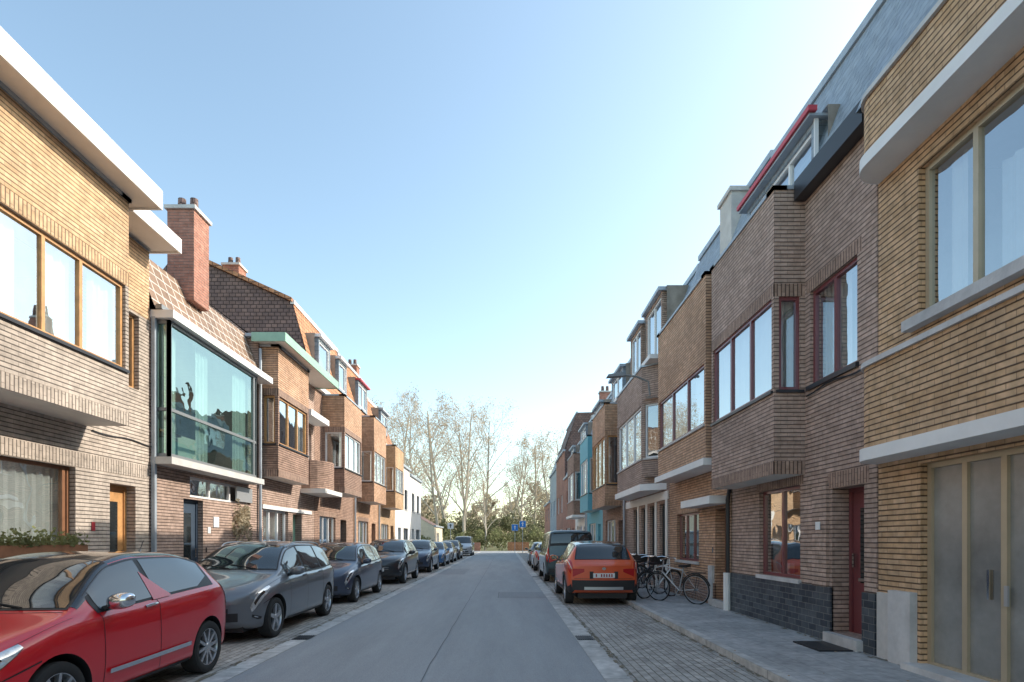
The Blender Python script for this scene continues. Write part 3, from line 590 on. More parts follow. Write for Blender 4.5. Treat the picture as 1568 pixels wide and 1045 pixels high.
# ================================================================== CARS
def pch(keys):
    xs=[k[0] for k in keys]; ys=[k[1] for k in keys]; n=len(xs)
    d=[(ys[i+1]-ys[i])/(xs[i+1]-xs[i]) for i in range(n-1)]
    m=[d[0]]+[0 if d[i-1]*d[i]<=0 else 2*d[i-1]*d[i]/(d[i-1]+d[i]) for i in range(1,n-1)]+[d[-1]]
    def f(x):
        if x<=xs[0]: return ys[0]
        if x>=xs[-1]: return ys[-1]
        i=0
        while x>xs[i+1]: i+=1
        h=xs[i+1]-xs[i]; t=(x-xs[i])/h
        return ys[i]*(1+2*t)*(1-t)**2+m[i]*h*t*(1-t)**2+ys[i+1]*t*t*(3-2*t)+m[i+1]*h*t*t*(t-1)
    return f
HATCH=dict(L=4.0,top=[(0,.58),(.03,.66),(.1,.73),(.5,.86),(.95,.96),(1.08,1.0),(1.5,1.25),(1.85,1.41),(2.3,1.47),(2.9,1.46),(3.35,1.40),(3.55,1.33),(3.8,1.08),(3.9,.98),(3.97,.90),(4.0,.82)],
 belt=[(0,.54),(.12,.66),(.5,.78),(1.0,.88),(2,.93),(3,.98),(3.6,1.01),(3.85,.95),(4.0,.74)],
 wid=[(0,.66),(.05,.73),(.15,.79),(.4,.84),(.8,.865),(2,.87),(3.2,.865),(3.7,.83),(3.9,.78),(4.0,.70)],
 roofw=[(0,.56),(.15,.66),(.5,.70),(1.0,.74),(1.3,.69),(1.85,.58),(2.5,.56),(3.3,.55),(3.6,.57),(3.9,.62),(4,.55)],
 bot=[(0,.32),(.06,.24),(.2,.2),(3.7,.22),(3.92,.28),(4,.38)],
 cf=[(0,.22),(.8,.18),(1.1,.16),(1.85,.05),(2.5,0),(3.4,-.03),(4,-.12)],
 ws=(1.12,1.84),rg=(3.42,3.82),sw=(1.30,3.45),pil=[2.25],xf=.78,xr=3.25,wr=.31)
DSH=dict(HATCH); DSH['xf']=.95; DSH['belt']=[(0,.54),(.12,.66),(.5,.80),(1.0,.92),(2,.97),(3,1.02),(3.6,1.04),(3.85,.95),(4.0,.74)]
MPV=dict(L=4.35,top=[(0,.60),(.03,.70),(.1,.78),(.5,.93),(.9,1.03),(1.02,1.08),(1.5,1.36),(1.85,1.50),(2.4,1.57),(3.2,1.56),(3.8,1.49),(4.0,1.40),(4.2,1.10),(4.28,.98),(4.33,.90),(4.35,.84)],
 belt=[(0,.56),(.12,.70),(.5,.84),(1.0,.93),(2,.98),(3,1.0),(3.9,1.04),(4.2,.97),(4.35,.76)],
 wid=[(0,.68),(.05,.75),(.15,.81),(.4,.86),(.8,.89),(2,.90),(3.5,.89),(4.0,.85),(4.25,.8),(4.35,.72)],
 roofw=[(0,.58),(.15,.68),(.5,.72),(1.0,.76),(1.3,.70),(1.85,.61),(2.5,.60),(3.6,.59),(4.0,.61),(4.25,.66),(4.35,.56)],
 bot=[(0,.32),(.06,.25),(.2,.21),(4.0,.22),(4.27,.28),(4.35,.38)],
 cf=[(0,.24),(.8,.18),(1.1,.16),(1.85,.05),(2.5,0),(3.7,-.03),(4.35,-.12)],
 ws=(1.06,1.86),rg=(3.86,4.22),sw=(1.22,4.0),pil=[2.2,3.15],xf=.82,xr=3.5,wr=.325)
SUV=dict(L=4.12,top=[(0,.66),(.03,.76),(.1,.85),(.5,.98),(.95,1.06),(1.08,1.10),(1.5,1.35),(1.85,1.50),(2.3,1.57),(2.9,1.56),(3.5,1.50),(3.7,1.43),(3.95,1.12),(4.03,1.04),(4.09,1.0),(4.12,.96)],
 belt=[(0,.60),(.12,.76),(.5,.88),(1.0,.97),(2,1.01),(3,1.06),(3.7,1.10),(3.97,1.03),(4.12,.88)],
 wid=[(0,.68),(.05,.76),(.15,.82),(.4,.86),(.8,.89),(2,.89),(3.3,.89),(3.8,.87),(4.0,.84),(4.12,.78)],
 roofw=[(0,.58),(.15,.68),(.5,.72),(1.0,.75),(1.3,.69),(1.85,.61),(2.5,.60),(3.4,.60),(3.7,.63),(4.0,.70),(4.12,.68)],
 bot=[(0,.38),(.06,.30),(.2,.26),(3.8,.28),(4.03,.32),(4.12,.38)],
 cf=[(0,.22),(.8,.18),(1.1,.16),(1.85,.05),(2.5,0),(3.5,-.03),(4.12,-.10)],
 ws=(1.12,1.86),rg=(3.55,3.95),sw=(1.28,3.6),pil=[2.2,3.02],xf=.80,xr=3.42,wr=.345)
VAN=dict(L=4.9,top=[(0,.75),(.03,.86),(.1,.95),(.4,1.08),(.65,1.18),(.75,1.24),(1.2,1.65),(1.5,1.87),(2.0,1.95),(3.5,1.97),(4.6,1.95),(4.75,1.88),(4.82,1.55),(4.86,1.2),(4.89,1.05),(4.9,1.0)],
 belt=[(0,.66),(.12,.85),(.5,1.0),(.9,1.08),(2,1.12),(4.5,1.12),(4.8,1.10),(4.9,.9)],
 wid=[(0,.75),(.05,.82),(.15,.88),(.4,.92),(.8,.95),(4.4,.95),(4.7,.94),(4.85,.9),(4.9,.86)],
 roofw=[(0,.66),(.15,.76),(.5,.80),(.8,.84),(1.5,.76),(4.5,.76),(4.75,.76),(4.85,.80),(4.9,.76)],
 bot=[(0,.35),(.06,.28),(.2,.24),(4.6,.26),(4.83,.3),(4.9,.38)],
 cf=[(0,.22),(.8,.16),(1.5,.05),(2.5,0),(4.5,-.01),(4.9,-.05)],
 ws=(.80,1.46),rg=(4.755,4.83),sw=(.98,2.0),pil=[],xf=.85,xr=3.95,wr=.34)
def paint(name,c,metal=.35,rough=.35):
    return plain(name,c,rough,metal=metal,coat=1)
gloss=paint('black_gloss',(.014,.014,.016),0,.2)
def wheel(parent,x,y,r,side,style):
    def lathe(g,prof,n=32):
        k=len(g.v)
        for (rr,yy) in prof:
            for j in range(n):
                t=2*math.pi*j/n; g.v.append((x+rr*math.cos(t),y+side*yy,r+rr*math.sin(t)))
        for i in range(len(prof)-1):
            for j in range(n): g.f.append((k+i*n+j,k+i*n+(j+1)%n,k+(i+1)*n+(j+1)%n,k+(i+1)*n+j))
    g=Geo(); lathe(g,[(r*.5,-.2),(r*.97,-.2),(r,-.17),(r,-.03),(r*.975,-.008),(r*.9,.002),(r*.74,0),(r*.70,-.01)]); mkobj('tyre',g,M['tyre'],parent,smooth=True,uv=False)
    g=Geo(); lathe(g,[(r*.72,-.008),(r*.68,-.012),(r*.66,-.03),(r*.62,-.16)]); mkobj('rim',g,M['alloy'],parent,smooth=True,uv=False)
    g=Geo(); lathe(g,[(r*.66,-.09),(r*.1,-.085),(0.001,-.085)]); mkobj('brake_disc',g,M['alloyd'],parent,uv=False)
    g=Geo(); ns=style
    for s in range(ns):
        t=2*math.pi*(s+.25)/ns; wd=.30/ns*1.15+.012
        def P(rr,dt,yy): return (x+rr*math.cos(t)-dt*math.sin(t),y+side*yy,r+rr*math.sin(t)+dt*math.cos(t))
        a,b=wd*r*1.4,wd*r*1.0
        g.box8([P(r*.12,-a,-.05),P(r*.12,a,-.05),P(r*.68,b,-.05),P(r*.68,-b,-.05),P(r*.12,-a,-.018),P(r*.12,a,-.018),P(r*.68,b,-.012),P(r*.68,-b,-.012)])
    lathe(g,[(.001,-.01),(r*.13,-.012),(r*.19,-.03),(r*.19,-.05)],20)
    mkobj('spokes',g,M['alloy'],parent,uv=False)
def car(name,T,X,Y,facing,pm,kind='',spokes=5,scale=1.0,roofblack=False,rails=False,clad=False,chromebar=True):
    L=T['L']; F={k:pch(T[k]) for k in ('top','belt','wid','roofw','bot','cf')}
    e=empty(name,(0,0,0)); NT=10; cache={}
    def sec(x):
        c=cache.get(x)
        if c: return c
        zt,zb,w,wr,b=F['top'](x),F['belt'](x),F['wid'](x),F['roofw'](x),F['bot'](x)
        zb=min(zb,zt-.02); wr=min(wr,w*.93)
        he=zb+(zt-zb)*.88
        c=[(0,b),(w*.84,b),(w*.955,b+.045),(w*.985,b+.16),(w*1.0,b+(zb-b)*.5),(w*.985,zb-.07),(w*.945,zb),(w*.945+(wr-w*.945)*.48,zb+(he-zb)*.52),(wr,he),(wr*.72,zt-(zt-he)*.22),(0,zt)]
        cache[x]=c; return c
    def S0(x,t):
        c=sec(x); i=min(int(t),NT-1); f=t-i
        def P(k):
            if k<0: return (-c[-k][0],c[-k][1])
            if k>NT: return (-c[2*NT-k][0],c[2*NT-k][1])
            return c[k]
        p0,p1,p2,p3=P(i-1),P(i),P(i+1),P(i+2)
        r=[]
        for a in (0,1):
            m1=(p2[a]-p0[a])*.5; m2=(p3[a]-p1[a])*.5
            dd=p2[a]-p1[a]
            if abs(m1)>abs(dd)*2.2: m1=math.copysign(abs(dd)*2.2,m1)
            if abs(m2)>abs(dd)*2.2: m2=math.copysign(abs(dd)*2.2,m2)
            r.append(p1[a]*(1+2*f)*(1-f)**2+m1*f*(1-f)**2+p2[a]*f*f*(3-2*f)+m2*f*f*(f-1))
        y,z=r; w=F['wid'](x)
        return Vector((x+F['cf'](x)*(y/w)**2,y,z))
    def S(x,t,sd=1,off=0):
        p=S0(x,t)
        if off:
            a=S0(min(x+.01,L),t)-S0(max(x-.01,0),t); b=S0(x,min(t+.03,NT))-S0(x,max(t-.03,0)); n=b.cross(a)
            if n.length>1e-9:
                n.normalize()
                if n.dot(Vector((0,p.y+.2,p.z-.6)))<0 : n=-n
                p=p+n*off
        return Vector((p.x,p.y*sd,p.z))
    xs=sorted(set([0,.01,.03,.06,.1]+[.15+i*(L-.3)/70 for i in range(71)]+[L-.1,L-.06,L-.03,L-.01,L]))
    ts=[i*.25 for i in range(NT*4+1)]
    g=Geo(); nt=len(ts)
    full=[(t,1) for t in ts]+[(t,-1) for t in reversed(ts[1:-1])]
    for x in xs:
        for (t,sd) in full: g.v.append(tuple(S(x,t,sd)))
    n=len(full)
    for i in range(len(xs)-1):
        for j in range(n): g.f.append((i*n+j,i*n+(j+1)%n,(i+1)*n+(j+1)%n,(i+1)*n+j))
    for xi,x in ((0,xs[0]),(len(xs)-1,xs[-1])):
        w=F['wid'](x); cfv=F['cf'](x); K=10; prev=None
        for q in range(1,nt-1):
            p=S(x,ts[q]); row=[xi*n+q]
            for k in range(1,K):
                y=p.y*(1-2*k/K); g.v.append((x+cfv*(y/w)**2,y,p.z)); row.append(len(g.v)-1)
            row.append(xi*n+(n-q))
            if prev:
                for k in range(K): g.f.append((prev[k],row[k],row[k+1],prev[k+1]) if xi==0 else (prev[k],prev[k+1],row[k+1],row[k]))
            else: g.f.append(tuple([xi*n]+row))
            prev=row
        g.f.append(tuple([xi*n+nt-1]+prev[::-1]))
    me=D.meshes.new('body'); me.from_pydata(g.v,[],g.f); me.materials.append(pm); me.materials.append(M['blackpl'])
    bm=bmesh.new(); bm.from_mesh(me); bmesh.ops.remove_doubles(bm,verts=bm.verts,dist=1e-5); bmesh.ops.recalc_face_normals(bm,faces=bm.faces); bm.to_mesh(me); bm.free()
    body=D.objects.new('body',me); COL.objects.link(body)
    cg=Geo(); ra=T['wr']+.05
    for xc in (T['xf'],T['xr']):
        for sd in (-1,1):
            k=len(cg.v); m=40
            for yy in (.5*sd,1.2*sd):
                for j in range(m):
                    a=2*math.pi*j/m; cg.v.append((xc+ra*math.cos(a),yy,T['wr']+.01+ra*math.sin(a)))
            for j in range(m): cg.f.append((k+j,k+(j+1)%m,k+m+(j+1)%m,k+m+j))
            cg.f.append(tuple(range(k,k+m))); cg.f.append(tuple(range(k+m,k+2*m)))
    cm=D.meshes.new('cut'); cm.from_pydata(cg.v,[],cg.f); cm.materials.append(pm); cm.materials.append(M['blackpl'])
    bm=bmesh.new(); bm.from_mesh(cm); bmesh.ops.recalc_face_normals(bm,faces=bm.faces)
    for f in bm.faces: f.material_index=1
    bm.to_mesh(cm); bm.free()
    co=D.objects.new('cut',cm); COL.objects.link(co)
    md=body.modifiers.new('b','BOOLEAN'); md.operation='DIFFERENCE'; md.object=co; md.solver='EXACT'
    dg=bpy.context.evaluated_depsgraph_get(); nm=D.meshes.new_from_object(body.evaluated_get(dg)); body.modifiers.clear(); body.data=nm; D.objects.remove(co)
    nm.shade_smooth(); nm.set_sharp_from_angle(angle=math.radians(38)); body.parent=e
    def patch(part,cols,mat,off=.005,m=6,both=True):
        for sd in ((1,-1) if both else (1,)):
            g=Geo()
            for (x,a,b) in cols:
                for k in range(m+1): g.v.append(tuple(S(x,a+(b-a)*k/m,sd,off)))
            for i in range(len(cols)-1):
                for k in range(m): g.f.append((i*(m+1)+k,(i+1)*(m+1)+k,(i+1)*(m+1)+k+1,i*(m+1)+k+1))
            mkobj(part,g,mat,e,smooth=True,uv=False)
    def lin(x0,x1,n): return [x0+(x1-x0)*i/n for i in range(n+1)]
    def capatch(part,rows,mat,end=0,off=.006):
        x=0 if end==0 else L; w=F['wid'](x); cfv=F['cf'](x); g=Geo()
        for (y,a,b) in rows:
            for z in (a,b): g.v.append((x+cfv*(y/w)**2+(-off if end==0 else off),y,z))
        for i in range(len(rows)-1): g.f.append((2*i,2*i+2,2*i+3,2*i+1))
        mkobj(part,g,mat,e,uv=False)
    def cuty(f,y0,y1,n=12): return [(y0+(y1-y0)*i/n,)+f((y0+(y1-y0)*i/n)) for i in range(n+1)]
    ws0,ws1=T['ws']; sw0,sw1=T['sw']; rg0,rg1=T['rg']
    blk=M['blackpl']; cg_=M['cglass']
    if roofblack:
        patch('roof_panel',[(x,7.85,10) for x in lin(ws1-.02,rg0+.02,24)],gloss,.003)
        patch('a_pillar',[(x,7.5,8.5) for x in lin(ws0+.02,ws1+.02,16)],gloss,.003)
    patch('window_surround',[(x,6.05,7.93) for x in lin(sw0,sw1,26)],blk,.004)
    cuts=[sw0]+T['pil']+[sw1]
    for i in range(len(cuts)-1):
        a=cuts[i]+(.04 if i else .06); b=cuts[i+1]-(.04 if i<len(cuts)-2 else .07)
        ll=lin(a,b,14); tail=(i==len(cuts)-2)
        cols=[]
        for k,x in enumerate(ll):
            lo,hh=6.17,7.82
            if tail and k>10: lo=6.17+(k-10)*.13; hh=7.82-(k-10)*.05
            cols.append((x,lo,hh))
        patch('side_window',cols,cg_,.008)
    patch('windshield_surround',[(x,8.12,10) for x in lin(ws0-.03,ws1+.02,14)],blk,.005)
    patch('windshield',[(x,8.28,10) for x in lin(ws0,ws1-.02,14)],cg_,.009)
    patch('rear_window_surround',[(x,8.15,10) for x in lin(rg0-.02,rg1+.01,8)],blk,.005)
    patch('rear_window',[(x,8.35,10) for x in lin(rg0,rg1,8)],cg_,.009)
    def seam(x,t0=2.3,t1=6.0):
        patch('door_seam',[(x-.004,t0,t1),(x+.004,t0,t1)],blk,.002,m=14)
    seam(sw0+.02,2.4,6.0)
    for p in T['pil']: seam(p)
    if len(T['pil'])>1: seam(T['xr']-T['wr']-.03,2.6,6)
    patch('fuel_flap',[(T['xr']+.1,5.1,5.13),(T['xr']+.26,5.1,5.13)],blk,.002,m=1,both=False)
    patch('hood_seam',[(ws0-.07,8.2,10),(ws0-.062,8.2,10)],blk,.002)
    patch('hood_edge',[(x,6.55,6.62) for x in lin(.14,ws0-.1,20)],blk,.002,m=1)
    xa,xb=T['xf']+ra+.02,T['xr']-ra-.02
    patch('sill',[(x,1.6,2.9 if clad else 2.15) for x in lin(xa-.05,xb,14)],blk,.006)
    if kind=='ds': patch('side_trim',[(x,3.22,3.42) for x in lin(xa+.05,xb-.05,10)],M['chrome'],.02,m=2)
    if clad:
        for xc in (T['xf'],T['xr']):
            for sd in (1,-1):
                g=Geo(); m=24
                for j in range(m+1):
                    a=math.radians(-8+196*j/m)
                    for rr in (ra-.005,ra+.055):
                        px,pz=xc+rr*math.cos(a),T['wr']+.01+rr*math.sin(a)
                        xx=min(max(px-F['cf'](px),0.02),L-.02); bt=min(range(4,25),key=lambda q:abs(S0(xx,q*.25).z-pz)); yy=S0(xx,bt*.25).y
                        g.v.append((px,sd*(yy+.012),pz))
                for j in range(m): g.f.append((2*j,2*j+1,2*j+3,2*j+2))
                mkobj('arch_trim',g,blk,e,smooth=True,uv=False)
    zb0=F['bot'](0); zt0=F['top'](0); w0=F['wid'](0)
    capatch('lower_grille',cuty(lambda y:(zb0+.02,zb0+.15),-w0*.8,w0*.8),blk)
    capatch('upper_grille',cuty(lambda y:(zt0-.15,zt0-.045-.02*abs(y)/w0),-w0*.62,w0*.62),blk,off=.007)
    if chromebar:
        for dz in (.06,.12): capatch('grille_bar',cuty(lambda y:(zt0-dz-.010,zt0-dz),-w0*.6,w0*.6),M['chrome'],off=.012)
    capatch('emblem',cuty(lambda y:(zt0-.14+ (abs(y)*.5),zt0-.05-abs(y)*.5),-.05,.05,6),M['chrome'],off=.018)
    capatch('front_plate',[(-.26,zb0+.08,zb0+.19),(.26,zb0+.08,zb0+.19)],M['plate'],off=.02)
    for q in range(7):
        y=-.2+q*.062
        if q!=1: capatch('plate_letters',[(y,zb0+.10,zb0+.17),(y+.03,zb0+.10,zb0+.17)],M['platetxt'],0,.022)
    hl=[(.02,4.5,5.5),(.06,4.7,5.95),(.12,4.85,6.35),(.2,5.0,6.55),(.3,5.15,6.6),(.4,5.4,6.55),(.48,5.8,6.45)]
    patch('headlamp_housing',[(x,a-.06,b+.05) for x,a,b in hl],blk,.004)
    patch('headlamp',hl,M['hlamp'],.008)
    patch('headlamp_inner',[(x,a+(b-a)*.3,a+(b-a)*.72) for x,a,b in hl[1:5]],gloss,.010)
    patch('fog_lamp_housing',[(.03,2.6,3.3),(.10,2.7,3.3),(.16,2.9,3.25)],blk,.006)
    patch('fog_lamp',[(.05,2.85,3.1),(.10,2.9,3.1)],M['hlamp'],.010)
    patch('bumper_seam',[(x,4.55,4.6) for x in lin(.2,T['xf']-ra,4)],blk,.003,m=1)
    zbR=F['bot'](L); ztR=F['top'](L); wR=F['wid'](L)
    tl=[(L-.34,5.3,6.2),(L-.24,5.0,6.6),(L-.14,4.8,6.85),(L-.07,4.7,6.9),(L-.01,4.7,6.7)]
    if kind=='van': tl=[(L-.12,4.6,6.6),(L-.07,4.5,7.3),(L-.03,4.5,7.3),(L-.01,4.5,7.2)]
    patch('tail_lamp',tl,M['tail'],.008)
    patch('tail_reflector',[(x,(a+b)/2-.12,(a+b)/2+.14) for x,a,b in tl],M['hlamp'],.011,m=2)
    for s_ in (1,-1): capatch('tail_lamp',sorted([(s_*wR*.60,ztR-.14,ztR-.07),(s_*wR*.95,ztR-.26,ztR-.06)]),M['tail'],1)
    bz=.24 if clad else .15
    capatch('rear_bumper',cuty(lambda y:(zbR,zbR+bz),-wR*.97,wR*.97),blk,1)
    patch('rear_bumper',[(x,1.2,3.0 if clad else 2.2) for x in lin(L-.25,L-.0,6)],blk,.006)
    capatch('rear_diffuser',cuty(lambda y:(zbR+.01,zbR+.08),-wR*.6,wR*.6),M['silver'],1,.012)
    capatch('plate_recess',[(-.34,ztR-.30,ztR-.13),(.34,ztR-.30,ztR-.13)],blk,1,.008)
    capatch('rear_plate',[(-.26,ztR-.28,ztR-.17),(.26,ztR-.28,ztR-.17)],M['plate'],1,.016)
    for q in range(7):
        y=-.2+q*.062
        if q!=1: capatch('plate_letters',[(y,ztR-.26,ztR-.19),(y+.03,ztR-.26,ztR-.19)],M['platetxt'],1,.018)
    capatch('tailgate_seam',cuty(lambda y:(zbR+bz+.03,zbR+bz+.038),-wR*.9,wR*.9),blk,1,.007)
    capatch('emblem',cuty(lambda y:(ztR-.10+abs(y)*.5,ztR-.02-abs(y)*.5),-.045,.045,4),M['chrome'],1,.016)
    p=S(rg0-.03,10,1,.0); wq=F['roofw'](rg0)
    g=Geo()
    for y in (-wq*.85,-wq*.4,wq*.4,wq*.85):
        q=p.z-.03-(abs(y)/wq)*.03
        g.v+=[(p.x-.1,y,q+.02),(p.x+.1,y,q+.03),(p.x+.12,y,q),(p.x-.05,y,q-.03)]
    for i in range(3):
        for k in range(4): g.f.append((i*4+k,i*4+(k+1)%4,(i+1)*4+(k+1)%4,(i+1)*4+k))
    g.f.append((0,1,2,3)); g.f.append((12,13,14,15)); mkobj('spoiler',g,gloss if roofblack else pm,e,uv=False)
    for sd in (1,-1):
        b=S(sw0+.16,6.15,sd); g=Geo()
        for i in range(11):
            th=math.pi*i/10; sc=abs(math.sin(th))**.6
            for j in range(16):
                ph=2*math.pi*j/16
                cx,cz=math.cos(ph),math.sin(ph)
                x_=math.copysign(abs(cx)**.8,cx)*sc*.085; z_=math.copysign(abs(cz)**.7,cz)*sc*.075; y_=-math.cos(th)*.115
                if x_>0.03: x_=.03
                g.v.append((b.x-.02+x_,b.y+sd*(.14+y_),b.z+.08+z_+y_*.12))
        for i in range(10):
            for j in range(16): g.f.append((i*16+j,i*16+(j+1)%16,(i+1)*16+(j+1)%16,(i+1)*16+j))
        mkobj('mirror_shell',g,M['chrome'] if kind=='ds' else pm,e,smooth=True,uv=False)
        g=Geo(); g.quad((b.x+.013,b.y+sd*.06,b.z+.03),(b.x+.013,b.y+sd*.22,b.z+.03),(b.x+.013,b.y+sd*.22,b.z+.13),(b.x+.013,b.y+sd*.06,b.z+.13)); mkobj('mirror_glass',g,cg_,e,uv=False)
        g=Geo(); g.box8([(b.x-.05,b.y-sd*.03,b.z-.01),(b.x+.03,b.y-sd*.03,b.z-.01),(b.x+.02,b.y+sd*.08,b.z+.03),(b.x-.04,b.y+sd*.08,b.z+.03),(b.x-.05,b.y-sd*.03,b.z+.03),(b.x+.03,b.y-sd*.03,b.z+.03),(b.x+.02,b.y+sd*.08,b.z+.06),(b.x-.04,b.y+sd*.08,b.z+.06)]); mkobj('mirror_arm',g,blk,e,uv=False)
        hs=[(c-.24) for c in (T['pil']+[sw1-.28 if len(T['pil'])>1 else -9])[:2 if len(T['pil'])>1 else 1]] or [1.75]
        for hx in hs:
            if hx<0: hx=1.75
            pts=[S(hx+k*.05,5.35,sd,.028 if 0<k<4 else .004) for k in range(5)]
            g=Geo(); tube(g,pts,.013,8); mkobj('door_handle',g,M['chrome'] if kind=='ds' else pm,e,smooth=True,uv=False)
        if rails:
            pts=[S(x,8.1,sd,.045 if 0<k<12 else .0) for k,x in enumerate(lin(ws1+.05,rg0-.1,12))]
            g=Geo(); tube(g,pts,.014,8); mkobj('roof_rail',g,M['silver'],e,smooth=True,uv=False)
    for y0 in (.05,-.45):
        g=Geo(); tube(g,[S(ws0-.01,9.3 if y0<0 else 9.95,-1 if y0<0 else 1,.02),S(ws0+.10,8.9 if y0>0 else 9.9,1,.02)],.007,5); mkobj('wiper',g,blk,e,uv=False)
    g=Geo(); pa=S(rg0-.18,10,1,0); tube(g,[pa,pa+Vector((.1,0,.16))],.005,5); mkobj('antenna',g,blk,e,uv=False)
    if kind=='ds':
        patch('fin_pillar',[(2.18,6.0,7.3),(2.25,6.0,7.0),(2.36,6.0,6.6),(2.5,6.0,6.1)],pm,.012)
        patch('running_lamp',[(.05,2.7,4.2),(.09,2.8,4.2),(.12,2.9,4.2)],M['hlamp'],.01)
    for xc in (T['xf'],T['xr']):
        for sd in (1,-1):
            xx=xc-F['cf'](xc); yy=S0(xx,4).y-.012
            wheel(e,xc,yy*sd,T['wr'],sd,spokes)
    g=Geo(); g.box8([(.2,-.6,.17),(L-.2,-.6,.17),(L-.2,.6,.17),(.2,.6,.17),(.2,-.6,.3),(L-.2,-.6,.3),(L-.2,.6,.3),(.2,.6,.3)]); mkobj('underbody',g,blk,e,uv=False)
    if facing<0: e.rotation_euler=(0,0,math.pi/2); e.location=(X,Y,.006)
    else: e.rotation_euler=(0,0,-math.pi/2); e.location=(X,Y+L*scale,.006)
    e.scale=(scale,scale,scale)
    return e
red=paint('red_car_paint',(.66,.008,.018),.0,.3)
grey=paint('grey_car_paint',(.17,.185,.205),.4)
dblue=paint('dark_blue_car_paint',(.05,.068,.11),.3)
black=paint('black_car_paint',(.024,.028,.034),.3)
orange=paint('orange_red_car_paint',(.78,.11,.03),.0,.3)
teal=paint('dark_teal_van_paint',(.045,.08,.09),.2)
silver=paint('silver_car_paint',(.48,.49,.50),.5)
midblue=paint('blue_car_paint',(.06,.17,.36),.2)
car('parked_car',DSH,-4.41,3.58,-1,red,kind='ds',spokes=10,roofblack=True)
car('parked_car',MPV,-4.62,8.5,-1,grey,spokes=5,rails=True)
car('parked_car',MPV,-4.65,13.8,-1,dblue,spokes=7,scale=.97)
car('parked_car',SUV,-4.55,20.0,-1,black,spokes=5,scale=1.03)
car('parked_car',SUV,-4.5,27.0,-1,dblue,spokes=5,scale=1.02,rails=True)
car('parked_car',HATCH,-4.5,33.6,-1,midblue)
car('parked_car',HATCH,-4.5,39.0,-1,silver)
car('parked_car',SUV,-4.5,44.5,-1,black)
car('parked_van',VAN,-4.2,55,-1,silver,kind='van')
car('parked_car',SUV,2.36,13.6,1,orange,spokes=5,clad=True,roofblack=True)
car('parked_van',VAN,2.42,20.9,1,teal,kind='van')
car('parked_car',HATCH,2.3,28.5,1,silver)
car('parked_car',HATCH,2.3,34.0,1,grey)
# ================================================================== BICYCLES
def bicycle(x,y,yaw,lean,framemat,basket=False):
    e=empty('bicycle',(x,y,.1)); R=.34
    def add(n,g,m): mkobj(n,g,M[m],e,smooth=True,uv=False)
    for wx in (0,1.07):
        g=Geo(); tube(g,[(wx+R*math.cos(t*math.pi/18),0,R+R*math.sin(t*math.pi/18)) for t in range(37)],.017,8); add('tyre',g,'tyre')
        g=Geo(); tube(g,[(wx+(R-.025)*math.cos(t*math.pi/18),0,R+(R-.025)*math.sin(t*math.pi/18)) for t in range(37)],.008,6); add('rim',g,'alloy')
        g=Geo()
        for s in range(16):
            a=s*math.pi/8; tube(g,[(wx,(.02 if s%2 else -.02),R),(wx+(R-.02)*math.cos(a),0,R+(R-.02)*math.sin(a))],.0022,3)
        tube(g,[(wx,-.05,R),(wx,.05,R)],.022,8); add('spokes',g,'alloy')
        g=Geo(); tube(g,[(wx+(R+.04)*math.cos(t),0,R+(R+.04)*math.sin(t)) for t in [math.radians(20+i*12) for i in range(13)]],.016,6); add('mudguard',g,'blackpl')
    g=Geo(); bb=(.46,0,.29); st=(.33,0,.78); hd=(.88,0,.86); hb=(.91,0,.72)
    for a,b,r in ((bb,(.30,0,.86),.016),(bb,hb,.018),(st,hd,.016),((0,0,R),bb,.010),((0,0,R),st,.009),(hb,(1.07,0,R),.013),(hb,(.85,0,1.0),.015)): tube(g,[a,b],r,8)
    add('frame',g,framemat)
    g=Geo(); tube(g,[(.70,-.28,1.02),(.80,-.2,1.05),(.86,0,1.03),(.80,.2,1.05),(.70,.28,1.02)],.012,8); add('handlebar',g,'chrome')
    g=Geo(); g.box8([(.16,-.09,.86),(.42,-.03,.87),(.42,.03,.87),(.16,.09,.86),(.16,-.09,.92),(.42,-.03,.90),(.42,.03,.90),(.16,.09,.92)]); add('saddle',g,'blackpl')
    g=Geo(); tube(g,[(.46,.06,.29),(.54,.08,.14)],.01,6); tube(g,[(.46,-.06,.29),(.38,-.08,.44)],.01,6); tube(g,[(.46+.09*math.cos(t*.5236),.04,.29+.09*math.sin(t*.5236)) for t in range(13)],.008,5); add('crankset',g,'alloy')
    g=Geo(); tube(g,[(-.25,-.06,.74),(.2,-.06,.74),(.2,.06,.74),(-.25,.06,.74),(-.25,-.06,.74)],.007,5); tube(g,[(-.1,.05,.74),(0,.05,R)],.006,5); tube(g,[(-.1,-.05,.74),(0,-.05,R)],.006,5); add('rack',g,'blackpl')
    if basket:
        g=Geo(); g.box8([(.95,-.17,.8),(1.2,-.17,.8),(1.2,.17,.8),(.95,.17,.8),(.93,-.2,1.03),(1.25,-.2,1.03),(1.25,.2,1.03),(.93,.2,1.03)]); add('basket',g,'blackpl')
    e.rotation_euler=(lean,0,yaw)
bicycle(4.45,13.2,math.radians(128),math.radians(-6),'silver')
bicycle(3.55,14.5,math.radians(35),math.radians(5),'whitefr')
bicycle(3.35,15.3,math.radians(28),math.radians(-4),'blackpl',True)
bicycle(3.5,16.2,math.radians(40),math.radians(6),'navy')
bicycle(3.3,17.1,math.radians(30),math.radians(-5),'blackpl',True)
bicycle(3.4,18.2,math.radians(35),math.radians(5),'greyfr')
